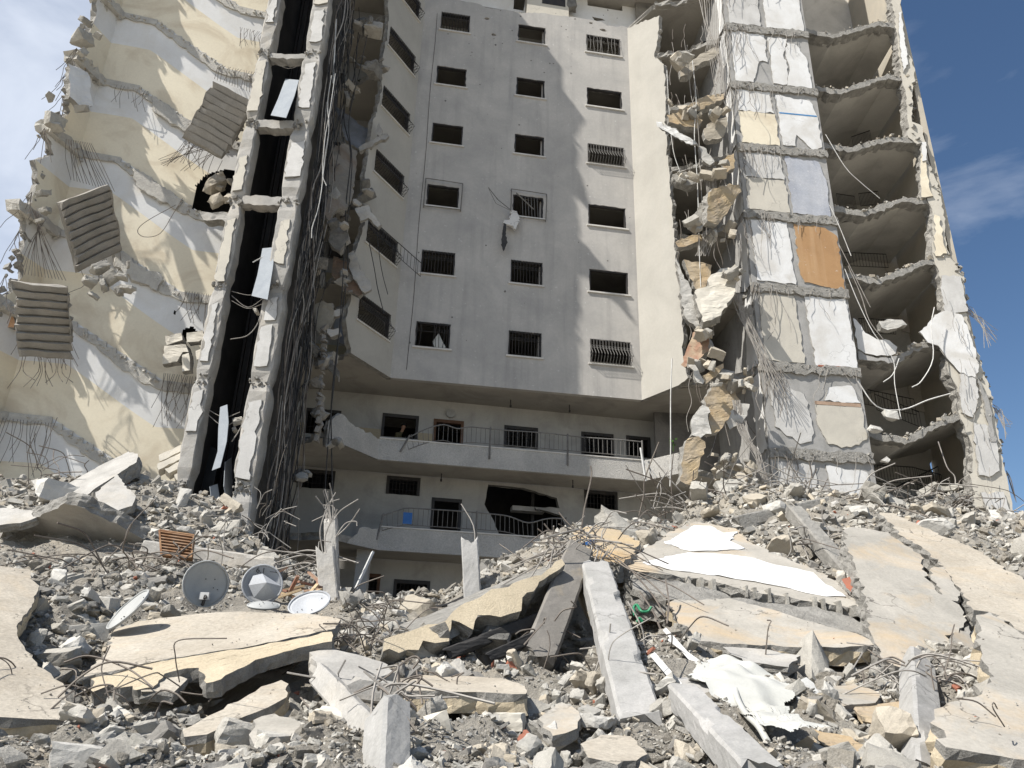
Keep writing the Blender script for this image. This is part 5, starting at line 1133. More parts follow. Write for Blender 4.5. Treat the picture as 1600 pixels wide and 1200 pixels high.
def beam(name, cat, label, a, b, w, h, mt=CONC, seed=1, roll=0.0, group=None, chip=.03, seg=.14, bars=5, hexa=False, endbars=(1,1), supp=False):
    rg = random.Random(seed); A, B = PY(*a), PY(*b); d = nrm(B-A); L = np.linalg.norm(B-A)
    s = nrm(np.cross(d, A3(0,1,0) if abs(d[1]) < .9 else ZUP)); q = np.cross(d, s)
    s, q = s*math.cos(roll)+q*math.sin(roll), -s*math.sin(roll)+q*math.cos(roll)
    n = max(4, int(L/min(seg, .075))); vs = []; c = .10*min(w, h)
    def side(p, q_, k): return [(p[0]+(q_[0]-p[0])*i/k, p[1]+(q_[1]-p[1])*i/k) for i in range(k)]
    cs = [(-w/2+c,-h/2),(w/2-c,-h/2),(w/2,-h/2+c),(w/2,h/2-c),(w/2-c,h/2),(-w/2+c,h/2),(-w/2,h/2-c),(-w/2,-h/2+c)]
    sec = []
    for k in range(8): sec += side(cs[k], cs[(k+1)%8], 5 if k % 2 == 0 else 1)
    K_ = len(sec); ph = [rg.uniform(0, 6.3) for _ in range(8)]
    for i in range(n+1):
        t_ = L*i/n
        for k, (x, y) in enumerate(sec):
            cr = (abs(x)/(w/2))*(abs(y)/(h/2)); e = .0025
            qd = (x > 0)*2+(y > 0); bite = max(0, math.sin(t_*5.3+ph[qd])*math.sin(t_*2.1+ph[qd+4])-.55)*1.1 if cr > .55 and chip > .015 else 0
            bite += (rg.random() < .10)*rg.random()*chip*2.5 if cr > .6 and chip > .02 else 0
            en = (rg.uniform(-.05,.05)+.05*math.sin(x*21+ph[0])+.04*math.sin(y*25+ph[1])) if i in (0, n) else rg.uniform(-.006,.006)
            vs.append(A+d*(t_+en)+s*(x*(1-bite*.5)+rg.uniform(-e,e))+q*(y*(1-bite*.5)+rg.uniform(-e,e)))
    fs = [(i*K_+k, i*K_+(k+1)%K_, (i+1)*K_+(k+1)%K_, (i+1)*K_+k) for i in range(n) for k in range(K_)]
    fs += [tuple(range(K_)), tuple(n*K_+k for k in range(K_))]
    if supp:
        for t_ in (.1,.5,.9):
            p = A+d*L*t_; SUPP.append((p[0], p[1], p[2]-h/2-.10))
    mb_ = MB().add(vs, fs, 0)
    o = build(mb_, name, [mt, RAW], None, label=label, category=cat, group=group)
    for j in range(bars):
        for on, P, sg in ((endbars[0], A, -1), (endbars[1], B, 1)):
            if not on: continue
            p = P+s*rg.uniform(-w*.4,w*.4)+q*rg.uniform(-h*.4,h*.4); l = rg.uniform(.2,.55)
            build(MB().tube(spline([p-d*sg*.15, p+d*sg*l*.5, p+d*sg*l+A3(rg.uniform(-.25,.25), rg.uniform(-.1,.1), rg.uniform(-.2,.2))], 3), .009, 5), 'rebar', [REBARL], o)
    return o
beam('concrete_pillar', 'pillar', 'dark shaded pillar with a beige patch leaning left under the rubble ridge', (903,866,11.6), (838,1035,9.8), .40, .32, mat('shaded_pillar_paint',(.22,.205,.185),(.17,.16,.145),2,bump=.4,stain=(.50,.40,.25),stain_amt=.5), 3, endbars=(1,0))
beam('concrete_pillar', 'pillar', 'pale grey fallen pillar leaning toward the viewer in the middle of the rubble', (930,893,11.3), (1000,1140,7.6), .40, .28, SMOOTHC, 4, chip=.04, bars=6, endbars=(1,0))
beam('concrete_pillar', 'pillar', 'beige-sided plank slab behind the pale fallen pillar', (912,915,11.6), (990,1060,9.5), .30, .2, STUCCO, 5, bars=0)
beam('concrete_pillar', 'pillar', 'dark beam in the cave under the leaning beige slab', (800,930,11.5), (770,1010,10.0), .35, .3, RAWD, 6, bars=0)
beam('concrete_beam', 'beam', 'grey beam sloping down to the right below the flat grey slab', (500,1056,7.9), (600,1165,6.1), .19, .16, CONC, 7, supp=True, bars=3, endbars=(0,1))
beam('concrete_pillar', 'pillar', 'upright grey pillar stub with bent bars at the bottom middle', (606,1118,5.9), (600,1260,5.3), .25, .23, SMOOTHC, 8, .75, bars=4, chip=.012, endbars=(1,0))
beam('concrete_beam', 'beam', 'smooth grey beam sloping to the bottom edge right of the fallen pillar', (1068,1090,7.7), (1192,1222,5.5), .27, .22, SMOOTHC, 9, supp=True, bars=0)
beam('concrete_pillar', 'pillar', 'pillar with a white side standing under the tall grey slab', (1432,1034,9.25), (1446,1225,6.5), .28, .26, SMOOTHC, 10, .3, bars=4, endbars=(0,1), supp=True)
beam('concrete_beam', 'beam', 'long grey beam lying left behind the satellite dishes', (228,858,14.2), (432,886,13.8), .28, .26, CONC, 11, bars=2)
beam('concrete_post', 'post', 'slim pale post with bare bars on top, the taller of the pair beside the dishes', (517,814,13.4), (521,950,13.2), .21, .2, CONC, 12, chip=.012, bars=6, endbars=(1,0))
beam('concrete_post', 'post', 'short grey post with a crumbled white top next to the slim post with bars', (509,862,12.6), (517,955,12.4), .28, .2, CONC, 13, chip=.012, bars=2, endbars=(1,0))
beam('concrete_post', 'post', 'lone pale post with a pointed top in front of the dark lower storeys', (734,848,12.9), (739,945,12.7), .27, .2, SMOOTHC, 14, chip=.012, bars=1, endbars=(1,0))
beam('concrete_beam', 'beam', 'grey column lump lying under the flat grey slab', (548,1075,7.7), (620,1085,7.7), .2, .22, CONC, 15, bars=3)
beam('concrete_beam', 'beam', 'dark timber-like beam inside the hollow below the leaning beige slab', (700,1022,9.6), (860,960,10.6), .14, .14, DARK, 16, bars=0)
beam('concrete_beam', 'beam', 'dark thin beam crossing the hollow below the leaning beige slab', (760,1030,9.2), (880,975,10.5), .12, .12, DARK, 17, bars=0)
beam('concrete_beam', 'beam', 'slanting beam leaning on the right-hand crest under the tower', (1240,800,15.8), (1330,905,13.3), .3, .3, RAW, 18, bars=4)
beam('concrete_beam', 'beam', 'rough beam lying across the right-hand crest', (1150,820,16), (1290,790,17), .32, .3, RAW, 19, bars=4)
part_ = None
# white window-frame profiles and sticks
def stick(label, pts, w, mt, name='window_frame_profile', cat='window frame', n=4):
    build(MB().tube([PY(*p) for p in pts], w, n), name, [mt], None, label=label, category=cat)
stick('long white window profile lying across the debris beside the white cloth', [(1040,985,9.7),(1080,1030,9.0),(1140,1075,8.4)], .035, ALU)
stick('second white window profile, shorter, left of the long one', [(1022,1025,8.9),(1065,1075,8.2)], .045, ALU)
stick('bent white profile hooked over the long window profile', [(1045,1000,9.4),(1100,1040,8.8),(1110,1060,8.5),(1135,1078,8.3)], .02, ALU)
stick('white window frame corner beside the white cloth', [(1135,1072,8.3),(1120,1070,8.3),(1118,1083,8.2),(1150,1090,8.0)], .02, ALU)
stick('thin pale pole leaning right in front of the dark ground storey', [(556,920,13.4),(583,862,13.6)], .028, ALU, 'leaning_pole', 'pole')
stick('black rubber hose lying on the rubble crest below the lone post', [(600,962,12.2),(660,952,12.4),(700,945,12.6),(735,928,12.8)], .03, CABLE, 'black_hose', 'hose', 6)
for i, pts in enumerate(([(992,962,10.2),(990,950,10.3),(995,945,10.3),(1002,955,10.2),(1012,955,10.2),(1018,948,10.2)], [(995,972,10.0),(999,966,10.0),(1004,972,10.0)], [(418,1146,6.9),(414,1142,6.9),(413,1152,6.8),(420,1150,6.8)])):
    build(MB().tube(spline([PY(*p) for p in pts], 4), .018, 6), 'green_hose', [GREEN], None, label=['looped bright green hose beside the fallen pillar','tiny green hose end below the looped green hose','short green hose near the white scrap in the lower left foreground'][i], category='hose')

# small coloured scraps and plates
def scrap(px, mt, Y, label, cat='scrap', name='scrap', t=.04, anchors=None, jag=.015):
    piece(px, mt, Y, anchors=anchors, t=t, label=label, name=name, cat=cat, group=None, jag=jag, step=.06)
scrap([(1315,905),(1338,898),(1345,915),(1330,925),(1322,918)], TILER, None, 'red tiled fragment right of the white tiles', 'tile fragment', 'tile_fragment', .05, ((1315,905,11.6),(1338,898,11.8),(1330,925,11.3)))
scrap([(1240,1165),(1262,1150),(1285,1168),(1262,1182),(1240,1178)], OCHRE, None, 'ochre stone chip below the end of the white cloth', 'stone', 'stone_chip', .1, ((1240,1165,7.0),(1262,1150,7.2),(1262,1180,6.8)))
scrap([(700,1180),(710,1178),(712,1185),(704,1195),(692,1197)], mat('coral_cloth',(.6,.2,.14),None,4,bump=.2), 6.3, 'coral red rag at the bottom edge right of the pillar stub', 'rag', 'rag', .05)
scrap([(402,1180),(408,1168),(425,1160),(432,1170),(425,1180),(410,1190)], CHUNKW, 6.6, 'bright white scrap in the lower left foreground', 'plaster scrap', 'plaster_scrap', .04)
scrap([(498,1195),(505,1182),(530,1200),(500,1206)], mat('dark_brown_panel',(.06,.035,.03),None,4,bump=.1), 6.2, 'dark brown panel corner at the bottom edge', 'panel', 'panel', .03)
scrap([(806,1160),(820,1152),(830,1158),(818,1166)], mat('pale_blue_paper',(.5,.58,.66),None,4,bump=.1), 7.0, 'pale blue crumpled paper among the chunks', 'paper', 'paper', .04)
scrap([(350,893),(356,891),(360,896),(358,902),(351,900)], BLUE, 13.2, 'small bright blue plastic lump between the two standing dishes', 'plastic lump', 'plastic_lump', .1)
scrap([(908,850),(925,843),(935,846),(920,853)], BLUE, 12.4, 'blue cloth scrap on the rubble ridge', 'rag', 'rag', .04)

# rusty louvred tray
fr = plane3((250,830,13.6),(304,838,13.5),(253,868,13.3))
pts = [fr.hit(*p) for p in ((250,830),(304,838),(300,874),(253,868))]
m = MB(); m.prism(fr, [(a,b,0) for a,b in pts], .05, jag=0, mf=0, ms=0)
tr = build(m, 'rusty_shutter', [RUST], None, label='rusty orange louvred metal panel standing in the rubble behind the dishes', category='metal panel')
m = MB(); a, b, c, d = [np.array(p) for p in pts]
for i in range(8):
    q = (i+.5)/8; p0, p1 = a+(d-a)*q, b+(c-b)*q; m.tube([fr.p(*p0, -.02), fr.p(*p1, -.02)], .018, 4)
build(m, 'slats', [mat('pale_rust',(.27,.18,.12),(.19,.10,.05),6,bump=.3)], tr)
m = MB()
for p, q in ((a,b),(b,c),(c,d),(d,a)): m.tube([fr.p(*p, -.02), fr.p(*q, -.02)], .022, 4)
build(m, 'frame', [RUST], tr)

# satellite dishes
def dish(cx, cy, Y, rpx, normal, mt, label, ry=1.0, depth=.16, arm=True, panel_=False, txt=None, tear=False, flip=1):
    C = PY(cx, cy, Y); Rr = rpx*np.linalg.norm(C)/FPX*.93; n = nrm(A3(*normal)); s = nrm(np.cross(ZUP, n)); q = np.cross(n, s)
    m = MB(); nr, na = 6, 28; vs = [C-n*depth*Rr*1.6*flip]; 
    for i in range(1, nr+1):
        r = i/nr
        for k in range(na):
            t = 2*math.pi*k/na; rr = r*Rr*(1+.012*math.sin(3*t)); vs.append(C+s*math.cos(t)*rr+q*math.sin(t)*rr*ry-n*depth*Rr*1.6*flip*(1-r*r))
    fs = [(0, 1+k, 1+(k+1)%na) for k in range(na)]
    fs += [(1+(i-1)*na+k, 1+i*na+k, 1+i*na+(k+1)%na, 1+(i-1)*na+(k+1)%na) for i in range(1, nr) for k in range(na)]
    m.add(vs, fs, 0)
    back = [v-n*.02 for v in vs]; m.add(back, [f[::-1] for f in fs], 0)
    o0 = 1+(nr-1)*na; N0 = len(vs); m.f += [(o0+k, N0+o0+k, N0+o0+(k+1)%na, o0+(k+1)%na) for k in range(na)]; m.m += [0]*na
    o = build(m, 'satellite_dish', [mt], None, smooth=True, label=label, category='satellite dish')
    build(MB().tube([C+s*math.cos(t)*Rr+q*math.sin(t)*Rr*ry for t in np.linspace(0, 6.2832, 29)], .013, 5), 'rim', [mt], o)
    if arm:
        p = C-q*Rr*ry*.95; build(MB().tube([p, p+n*.25*Rr+q*.12, p+n*.3*Rr+q*.3*Rr], .02, 4), 'arm', [IRON], o)
        build(MB().box(C-q*Rr*.55+n*.03, .12, .05, .09), 'bracket', [ALU], o)
    bm_ = MB()
    for k in range(4):
        a, b = rng.uniform(-.6,.6), rng.uniform(-.6,.6); bm_.tube([C+s*a*Rr+q*b*Rr-n*depth*Rr*1.6*flip*(1-a*a-b*b)+n*.01, C+s*a*Rr+q*b*Rr-n*depth*Rr*1.6*flip*(1-a*a-b*b)+n*.018], .007, 5)
    build(bm_, 'bolts', [IRON], o)
    if panel_:
        m = MB(); P = [(-.55,.35),(-.1,.5),(.95,-.05),(.75,-.62),(.15,-.9),(-.35,-.75),(-.7,-.15)]; cen = C+s*.1*Rr-q*.05*Rr+n*.22
        vs = [cen]+[C+s*a*Rr+q*b*Rr+n*.06 for a, b in P]; m.add(vs, [(0, i+1, (i+1)%7+1) for i in range(7)], 0); build(m, 'torn_panel', [DISHW], o)
    if txt:
        cu = bpy.data.curves.new('inscription', 'FONT'); cu.body = txt; cu.size = .10; cu.extrude = .001
        to = bpy.data.objects.new('inscription', cu); dg = bpy.context.evaluated_depsgraph_get(); COL.objects.link(to); bpy.context.view_layer.update()
        me = bpy.data.meshes.new_from_object(to.evaluated_get(bpy.context.evaluated_depsgraph_get())); COL.objects.unlink(to); bpy.data.objects.remove(to)
        me.materials.append(IRON); t2 = bpy.data.objects.new('inscription', me); COL.objects.link(t2); t2.parent = o
        O = C+s*(-.42*Rr)*1+q*.58*Rr-n*depth*Rr*1.6*flip*(1-.5)+n*.03-np.array(o['_o'])
        t2.matrix_local = Matrix([[s[0],q[0],n[0],O[0]],[s[1],q[1],n[1],O[1]],[s[2],q[2],n[2],O[2]],[0,0,0,1]])
    return o
dish(322,912,10.6,34,(.62,-.85,-.02),DISH,'round grey satellite dish standing upright on the long slab, leftmost of the facing dishes')
dish(410,913,10.6,30,(.42,-1,.05),DISHW,'satellite dish with a torn angular panel and handwriting on its rim',arm=False,panel_=True,txt='6.1  \u2014')
dish(483,942,10.3,34,(-.25,-.80,.75),DISHW,'white satellite dish lying tilted beside the posts',ry=.82,arm=False)
dish(200,952,9.6,36,(-.55,-.52,.52),DISH,'satellite dish seen edge-on propped beside white cinder blocks',depth=.1,arm=False)
dish(412,946,10.3,24,(.05,-.35,.9),DISH,'flattened dish lying upside down in front of the torn one',ry=.8,arm=False,flip=-1)

# white cloth draped on the heap: folded sheet over the ground, built once the ground is known
# ------------------------------------------------------------------ GROUND
CP = [(0,1196,5.6),(200,1190,5.8),(400,1195,5.8),(600,1195,5.7),(800,1195,5.8),(1000,1190,5.8),(1200,1192,6.0),(1400,1195,6.0),(1600,1240,6),(-150,1190,5.8),
 (200,1135,7.0),(420,1165,6.6),(650,1120,7.6),(750,1105,7.9),(850,1110,7.8),(1000,1110,7.8),(1250,1110,7.9),(1350,1100,8.0),(1150,1120,7.7),
 (700,1048,9.0),(900,1068,8.6),(1100,1060,8.8),(1250,1055,9.0),(1380,1060,8.8),(1500,1120,8.3),(1430,1190,6.7),(560,1000,10.0),(640,1010,9.6),(850,1043,9.6),(950,1050,9.3),(1040,1000,10.0),
 (100,985,9.3),(120,940,10.6),(250,945,11),(560,950,11.8),(660,940,13.2),(1000,935,12),(950,980,10.6),
 (100,900,12.6),(200,880,13.4),(300,880,13.8),(400,905,13.2),(450,930,12.2),(520,935,12.9),(600,938,13.4),(700,935,13.6),(780,915,12.8),
 (60,862,13.8),(0,870,13.8),(250,850,15),(300,830,16),(380,840,16.3),(430,870,15.2),(860,880,12.8),(900,845,13.4),(960,845,14.2),(1050,830,16),(1150,830,16.3),(1250,830,15.6),(1300,880,13.8),
 (60,780,16.8),(150,765,17.8),(230,745,18.6),(300,785,18.6),(370,800,18.8),(-120,760,17),(960,822,16.5),(1050,803,18),(1120,795,19),(1200,775,19.5),(1280,778,19.5),(1400,795,19),(1480,795,20),(1560,805,20.0),(1640,825,19.5),(1760,840,18),(1900,900,14),(-300,850,14)]
pts = [tuple(PY(*c)) for c in CP]+SUPP
pts += [(x, y, .45) for x in (.2,.9,1.5) for y in (10.3,11.2,12.0)]
pts += [(x, 3.2, -1.25) for x in (-9,-4,0,4,9)]+[(x, .5, -1.9) for x in (-9,0,9)]+[(x, 4.5, -.75) for x in (-6,-2,2,6)]
pts += [(-3.5,17,1.6),(0,17,1.5),(3,18,1.8),(-5,20,2.0),(0,22,1.2),(4,23,1.5),(-8,19.5,4.4),(-7,22,4.2),(8,23,4.9),(6.5,22,4.2),(-14,23,5.2),(13,27,5.2),(0,27,1.2)]
PT = np.array(pts); 
def tps(r2): return np.where(r2 > 1e-9, r2*np.log(r2+1e-12), 0)
n = len(PT); D2 = ((PT[:,None,:2]-PT[None,:,:2])**2).sum(-1); Kk = tps(D2)+np.eye(n)*1.2
Pm = np.hstack([np.ones((n,1)), PT[:,:2]]); Am = np.block([[Kk, Pm],[Pm.T, np.zeros((3,3))]])
wts = np.linalg.solve(Am, np.concatenate([PT[:,2], np.zeros(3)]))
def hraw(X, Y):
    X = np.asarray(X, float); Y = np.asarray(Y, float); s = X.shape; x, y = X.ravel(), Y.ravel(); r = np.zeros(x.size)
    for i in range(0, x.size, 20000):
        dx = x[i:i+20000,None]-PT[None,:,0]; dy = y[i:i+20000,None]-PT[None,:,1]
        r[i:i+20000] = tps(dx*dx+dy*dy)@wts[:n]+wts[n]+wts[n+1]*x[i:i+20000]+wts[n+2]*y[i:i+20000]
    return r.reshape(s)
nr_ = np.random.RandomState(5)
def vnoise(X, Y, f, seed):
    g = np.random.RandomState(seed).rand(256, 256); x, y = X*f+57.3, Y*f+31.7; xi, yi = np.floor(x).astype(int), np.floor(y).astype(int); fx, fy = x-xi, y-yi
    fx, fy = fx*fx*(3-2*fx), fy*fy*(3-2*fy); G_ = lambda a, b: g[a % 256, b % 256]
    return (G_(xi,yi)*(1-fx)+G_(xi+1,yi)*fx)*(1-fy)+(G_(xi,yi+1)*(1-fx)+G_(xi+1,yi+1)*fx)*fy-.5
XL, XH, YL, YH = -26., 30., -4., 31.
def H(X, Y):
    X = np.asarray(X, float); Y = np.asarray(Y, float)
    h = hraw(np.clip(X, -18, 20), np.clip(Y, 0, 27))
    h = h+vnoise(X,Y,.9,1)*.24+vnoise(X,Y,2.3,2)*.22+vnoise(X,Y,6,3)*.12+vnoise(X,Y,14,4)*.05
    e = np.minimum(np.minimum(X-XL, XH-X), np.minimum(Y-YL, YH-Y)); k = np.clip(e/6, 0, 1); k = k*k*(3-2*k)
    return -2.3+(np.clip(h, -2.2, 7.5)+2.3)*k
gx = np.arange(XL, XH+.01, .16); gy = np.concatenate([np.arange(YL, 4, .3), np.arange(4, 14, .09), np.arange(14, YH, .18)])
GX, GY = np.meshgrid(gx, gy); GZ = H(GX, GY)
V = np.stack([GX, GY, GZ], -1).reshape(-1, 3); nx, ny = len(gx), len(gy)
idx = np.arange(nx*ny).reshape(ny, nx); F = np.stack([idx[:-1,:-1], idx[:-1,1:], idx[1:,1:], idx[1:,:-1]], -1).reshape(-1, 4)
me = bpy.data.meshes.new('rubble_mound'); me.from_pydata(V.tolist(), [], F.tolist()); me.materials.append(DUST); me.update()
go = bpy.data.objects.new('rubble_mound', me); COL.objects.link(go); setp(go, kind='structure', label='dusty grey mound of fine rubble at the foot of the tower')
m = MB(); m.add([(-900,-900,-2.25),(900,-900,-2.25),(900,900,-2.25),(-900,900,-2.25)], [(0,1,2,3)], 0); gd = build(m, 'ground', [GROUND], None, kind='structure')

def ground_Y(px, py, lift=0.0):
    px = np.atleast_1d(np.asarray(px, float)); py = np.atleast_1d(np.asarray(py, float)); d = np.stack([ray(a, c) for a, c in zip(px, py)]); d = d/d[:,1:2]
    res = np.full(len(px), np.nan)
    for Y in np.arange(4.6, 22, .05):
        z = hraw(d[:,0]*Y, np.full(len(px), Y))+lift; m_ = np.isnan(res) & (d[:,2]*Y < z); res[m_] = Y
    return np.where(np.isnan(res), 22, res)
# ------------------------------------------------------------------ rubble pieces
def project(p):
    c = RC.T @ np.array(p, float); return 800+FPX*c[0]/-c[2], 600-FPX*c[1]/-c[2]
# pieces of rubble are not stood right in front of the things named here (pixel area, distance)
EXC = [([(560,1100),(640,1100),(640,1215),(560,1215)],6.4),([(480,1010),(640,1010),(640,1090),(600,1180),(570,1150),(480,1070)],8.3),([(905,885),(960,885),(1035,1150),(985,1155)],9.2),
 ([(1080,1000),(1200,1005),(1225,1070),(1280,1115),(1275,1175),(1190,1170),(1130,1090),(1085,1050)],8.8),([(130,1040),(530,975),(525,1015),(400,1040),(260,1090),(140,1095)],8.6),([(270,1070),(455,1060),(455,1110),(330,1170),(280,1165)],7.6),
 ([(620,1060),(830,1065),(830,1108),(630,1108)],8.2),([(285,875),(525,875),(530,970),(285,965)],12.0),([(498,805),(532,805),(535,945),(500,945)],13.4),([(720,840),(752,840),(752,935),(722,935)],12.8),
 ([(1060,985),(1372,1000),(1372,1030),(1085,1022)],9.6),([(1400,1035),(1465,1040),(1470,1200),(1405,1200)],8.6),([(1060,1080),(1100,1080),(1210,1190),(1180,1205),(1100,1150)],7.6),([(1470,1100),(1600,1150),(1600,1200),(1470,1200)],6.3),
 ([(0,1110),(145,1120),(145,1165),(0,1165)],6.9),([(600,1000),(900,880),(900,940),(700,1020),(600,1025)],10.4),([(830,870),(930,870),(880,1050),(825,1045)],11.0),([(165,915),(235,915),(225,990),(170,995)],9.8),([(245,825),(308,830),(305,880),(250,875)],13.8),
 ([(1015,980),(1130,1060),(1110,1085),(1020,1040)],9.4),([(500,1105),(560,1105),(560,1175),(500,1175)],7.0),([(655,1105),(825,1095),(825,1150),(660,1170)],7.4),([(135,955),(180,920),(180,975),(140,1010)],9.4),([(970,880),(1345,925),(1350,985),(1000,930)],12.4),([(0,785),(225,800),(225,865),(0,860)],14.8),([(60,700),(220,700),(215,800),(150,805)],16.5)]
def hides(x, y, z):
    px, py = project((x, y, z))
    return any(y < Yo and inpoly(px, py, P) for P, Yo in EXC)
def blocked(x, y):
    for P, f, td in FOOT:
        if inpoly(x, y, P): return (f, td)
    return None
CAN = np.stack([nr_.uniform(-1, 1, 95000), nr_.uniform(0, 1, 95000)], -1)
Yc = 4.6*(21.5/4.6)**CAN[:,1]; Xc = CAN[:,0]*Yc*.86
Zc = H(Xc, Yc)
okp = (Yc < 19.8) | ((Xc > 5.5) & (Yc < 23)) 
cand = [(Xc[i], Yc[i], Zc[i]) for i in range(len(Xc)) if okp[i]]
rg = random.Random(77)
sizes = []
# individual chunks
protos = []
for i, (V_, F_) in enumerate(BIG):
    for mt in (CHUNK, CHUNKB, CHUNKW):
        me = mesh_from('chunk', V_, F_, [mt]); protos.append(me)
zones = [('grey concrete chunk in the near foreground rubble', 'chunks in the near rubble', 0, 8.2), ('grey concrete chunk on the middle of the rubble slope', 'chunks on the middle slope', 8.2, 12.5), ('grey concrete chunk high on the rubble crest', 'chunks on the crest', 12.5, 99)]
ci = 0; nch = 0; taken = []
nchunk = {0: 130, 1: 95, 2: 70}; got = {0: 0, 1: 0, 2: 0}
while ci < len(cand) and nch < 295:
    x, y, z = cand[ci]; ci += 1
    if abs(x/y) > .74: continue
    zi = 0 if y < 8.2 else 1 if y < 12.5 else 2
    if got[zi] >= nchunk[zi]: continue
    if blocked(x, y) or hides(x, y, z+.08): continue
    s = rg.uniform(.14, .32)*(1+.06*(y-6)); s *= rg.choice((.7,1,1,1.3,2.1))
    if any((x-a)**2+(y-b)**2 < (.55*(s+c))**2 for a, b, c in taken): continue
    taken.append((x, y, s)); k = rg.random(); mi = 0 if k < .62 else 1 if k < .82 else 2
    o = bpy.data.objects.new('concrete_chunk', protos[rg.choice((rg.randrange(len(BIG)), rg.randrange(10, 26)))*3+mi]); COL.objects.link(o)
    M = Matrix.Translation((x, y, z+s*.18))@Matrix(rotm(rg, .8).tolist()).to_4x4()@Matrix.Diagonal((s, s*rg.uniform(.75,1), s*rg.uniform(.7,1), 1)); o.matrix_world = M
    setp(o, zones[zi][0].replace('grey', ('grey','beige','whitish')[mi]), 'concrete chunk', zones[zi][1]+(', ' + ('grey','beige','whitish')[mi])); got[zi] += 1; nch += 1
# everything smaller: too many to count
mats_s = [DUST, mat('rubble_grey',(0.425,0.407,0.370),(0.332,0.319,0.286),5,bump=.6,bscale=20,fine=.15), mat('rubble_pale',(0.517,0.494,0.443),(0.435,0.411,0.370),5,bump=.5,bscale=20), mat('rubble_beige',(0.443,0.393,0.309),(0.388,0.342,0.277),5,bump=.5,bscale=20), mat('rubble_dark',(.26,.25,.23),(.19,.18,.165),5,bump=.6,bscale=20), TILER]
PN = []
for (V_, F_) in PROTO: PN.append((np.array(V_), F_))
VV = []; FF = []; MM = []; off = 0
for (x, y, z) in cand[ci:]:
    b = blocked(x, y)
    if b and (not b[1] or rg.random() > .03): continue
    s = min(.30, .019*math.exp(abs(rg.gauss(0, 1.0)))*(1+.10*(y-5)))
    if b:
        s = min(s, .022); f = b[0]; zz = (np.dot(f.N, f.O)-f.N[0]*x-f.N[1]*y)/f.N[2]; z = zz+s*.1
    elif s > .07 and hides(x, y, z+s*.6): continue
    V_, F_ = BIG[rg.choice((rg.randrange(len(BIG)), rg.randrange(10, 26)))] if s > .115 and y < 14 else PN[rg.randrange(len(PN))]; M = rotm(rg, .8)
    VV.append((V_*np.array([s, s*rg.uniform(.6,1), s*rg.uniform(.5,1)]))@M.T+np.array([x, y, z+s*.08])); FF += [tuple(i+off for i in f) for f in F_]; off += len(V_)
    q = rg.random(); mi = 0 if q < .34 else 1 if q < .70 else 2 if q < .80 else 3 if q < .88 else 4 if q < .992 else 5
    MM += [mi]*len(F_)
me = mesh_from('small_rubble', np.vstack(VV), FF, mats_s, MM); so = bpy.data.objects.new('small_rubble', me); COL.objects.link(so)
setp(so, 'small broken concrete fragments covering the whole mound', None, None, 'stuff')

# placed blocks the photograph shows clearly
def blk(px, py, Y, w, kind, mt, label, tilt=(0,0,0), dims=(1,.6,.55), name='concrete_block', cat='concrete block', hollow=False, group=None):
    rg = random.Random(int(px+py)); Y = float(ground_Y(px, py+w*.22)[0])-.03; p = PY(px, py, Y); s = w*np.linalg.norm(p)/FPX
    if hollow:
        m = MB(); L, Wd, Hh = .40, .20, .20; sc_ = s/.42; t_ = .035
        M = np.array(Matrix.Rotation(tilt[2],3,'Z')@Matrix.Rotation(tilt[1],3,'Y')@Matrix.Rotation(tilt[0],3,'X')); ax = [M[:,i] for i in range(3)]
        def bb(cx, cy, cz, a, b, c): m.box(p+(ax[0]*cx+ax[1]*cy+ax[2]*cz)*sc_, a*sc_, b*sc_, c*sc_, ax)
        bb(0, Wd/2-t_/2, 0, L, t_, Hh); bb(0, -Wd/2+t_/2, 0, L, t_, Hh)
        for q in (-L/2+t_/2, 0, L/2-t_/2): bb(q, 0, 0, t_, Wd-2*t_, Hh-.004)
        bb(0, 0, Hh/2-.012, L-2*t_, Wd-2*t_, .02)
        for i, v in enumerate(m.v): m.v[i] = tuple(c+rg.uniform(-.006,.006) for c in v)
    else:
        V_, F_ = BIG[kind]; M = np.array(Matrix.Rotation(tilt[2],3,'Z')@Matrix.Rotation(tilt[1],3,'Y')@Matrix.Rotation(tilt[0],3,'X'))
        m = MB(); m.add((V_*np.array([s*1.1, s*dims[1]/.55, s*dims[2]/.5]))@M.T+p, F_, 0)
    build(m, name, [mt], None, label=label, category=cat, group=group)
bk = 18
blk(398/2.4-25,990,8.6,50,bk,CHUNKW,'white-topped cinder block left of the edge-on dish',(.1,-.15,.3),hollow=True,name='cinder_block',cat='cinder block')
blk(165,943,9.3,36,bk+1,CHUNKW,'second pale cinder block behind the white-topped one',(.1,.1,-.4),hollow=True,name='cinder_block',cat='cinder block')
blk(184,1160,6.2,42,bk,CHUNK,'grey hollow cinder block in the lower left foreground',(1.2,.1,.5),hollow=True,name='cinder_block',cat='cinder block')
blk(120,1185,5.9,60,bk+2,CHUNKW,'pale block at the bottom left edge',(0,.1,.3))
blk(60,1165,6.1,40,3,CHUNK,'grey block under the far left slab',(0,.2,.8))
blk(522,1140,6.9,58,bk+3,CREAM,'cream faced block under the sloping grey beam',(.2,.2,-.3),(1,.7,.9))
blk(685,1140,6.9,44,bk+4,CREAM,'upright cream block right of the pillar stub',(.2,1.2,.3),(1,.8,.8))
blk(752,1125,7.3,56,bk+5,CREAM,'large cream block with a vertical crack under the flat beige slab',(0,0,.1),(1,.6,.6))
blk(797,1128,7.4,40,bk+6,CREAM,'cream block touching the cracked cream block on its right',(0,0,-.2),(1,.7,.6))
blk(120,1063,7.6,36,12,CHUNK,'grey chunk at the left corner of the long slab',(0,.1,.3))
blk(338,1100,7.4,42,13,CHUNKW,'rounded white chunk above the tilted beige slab',(0,-.3,.3),(1,.5,.5))
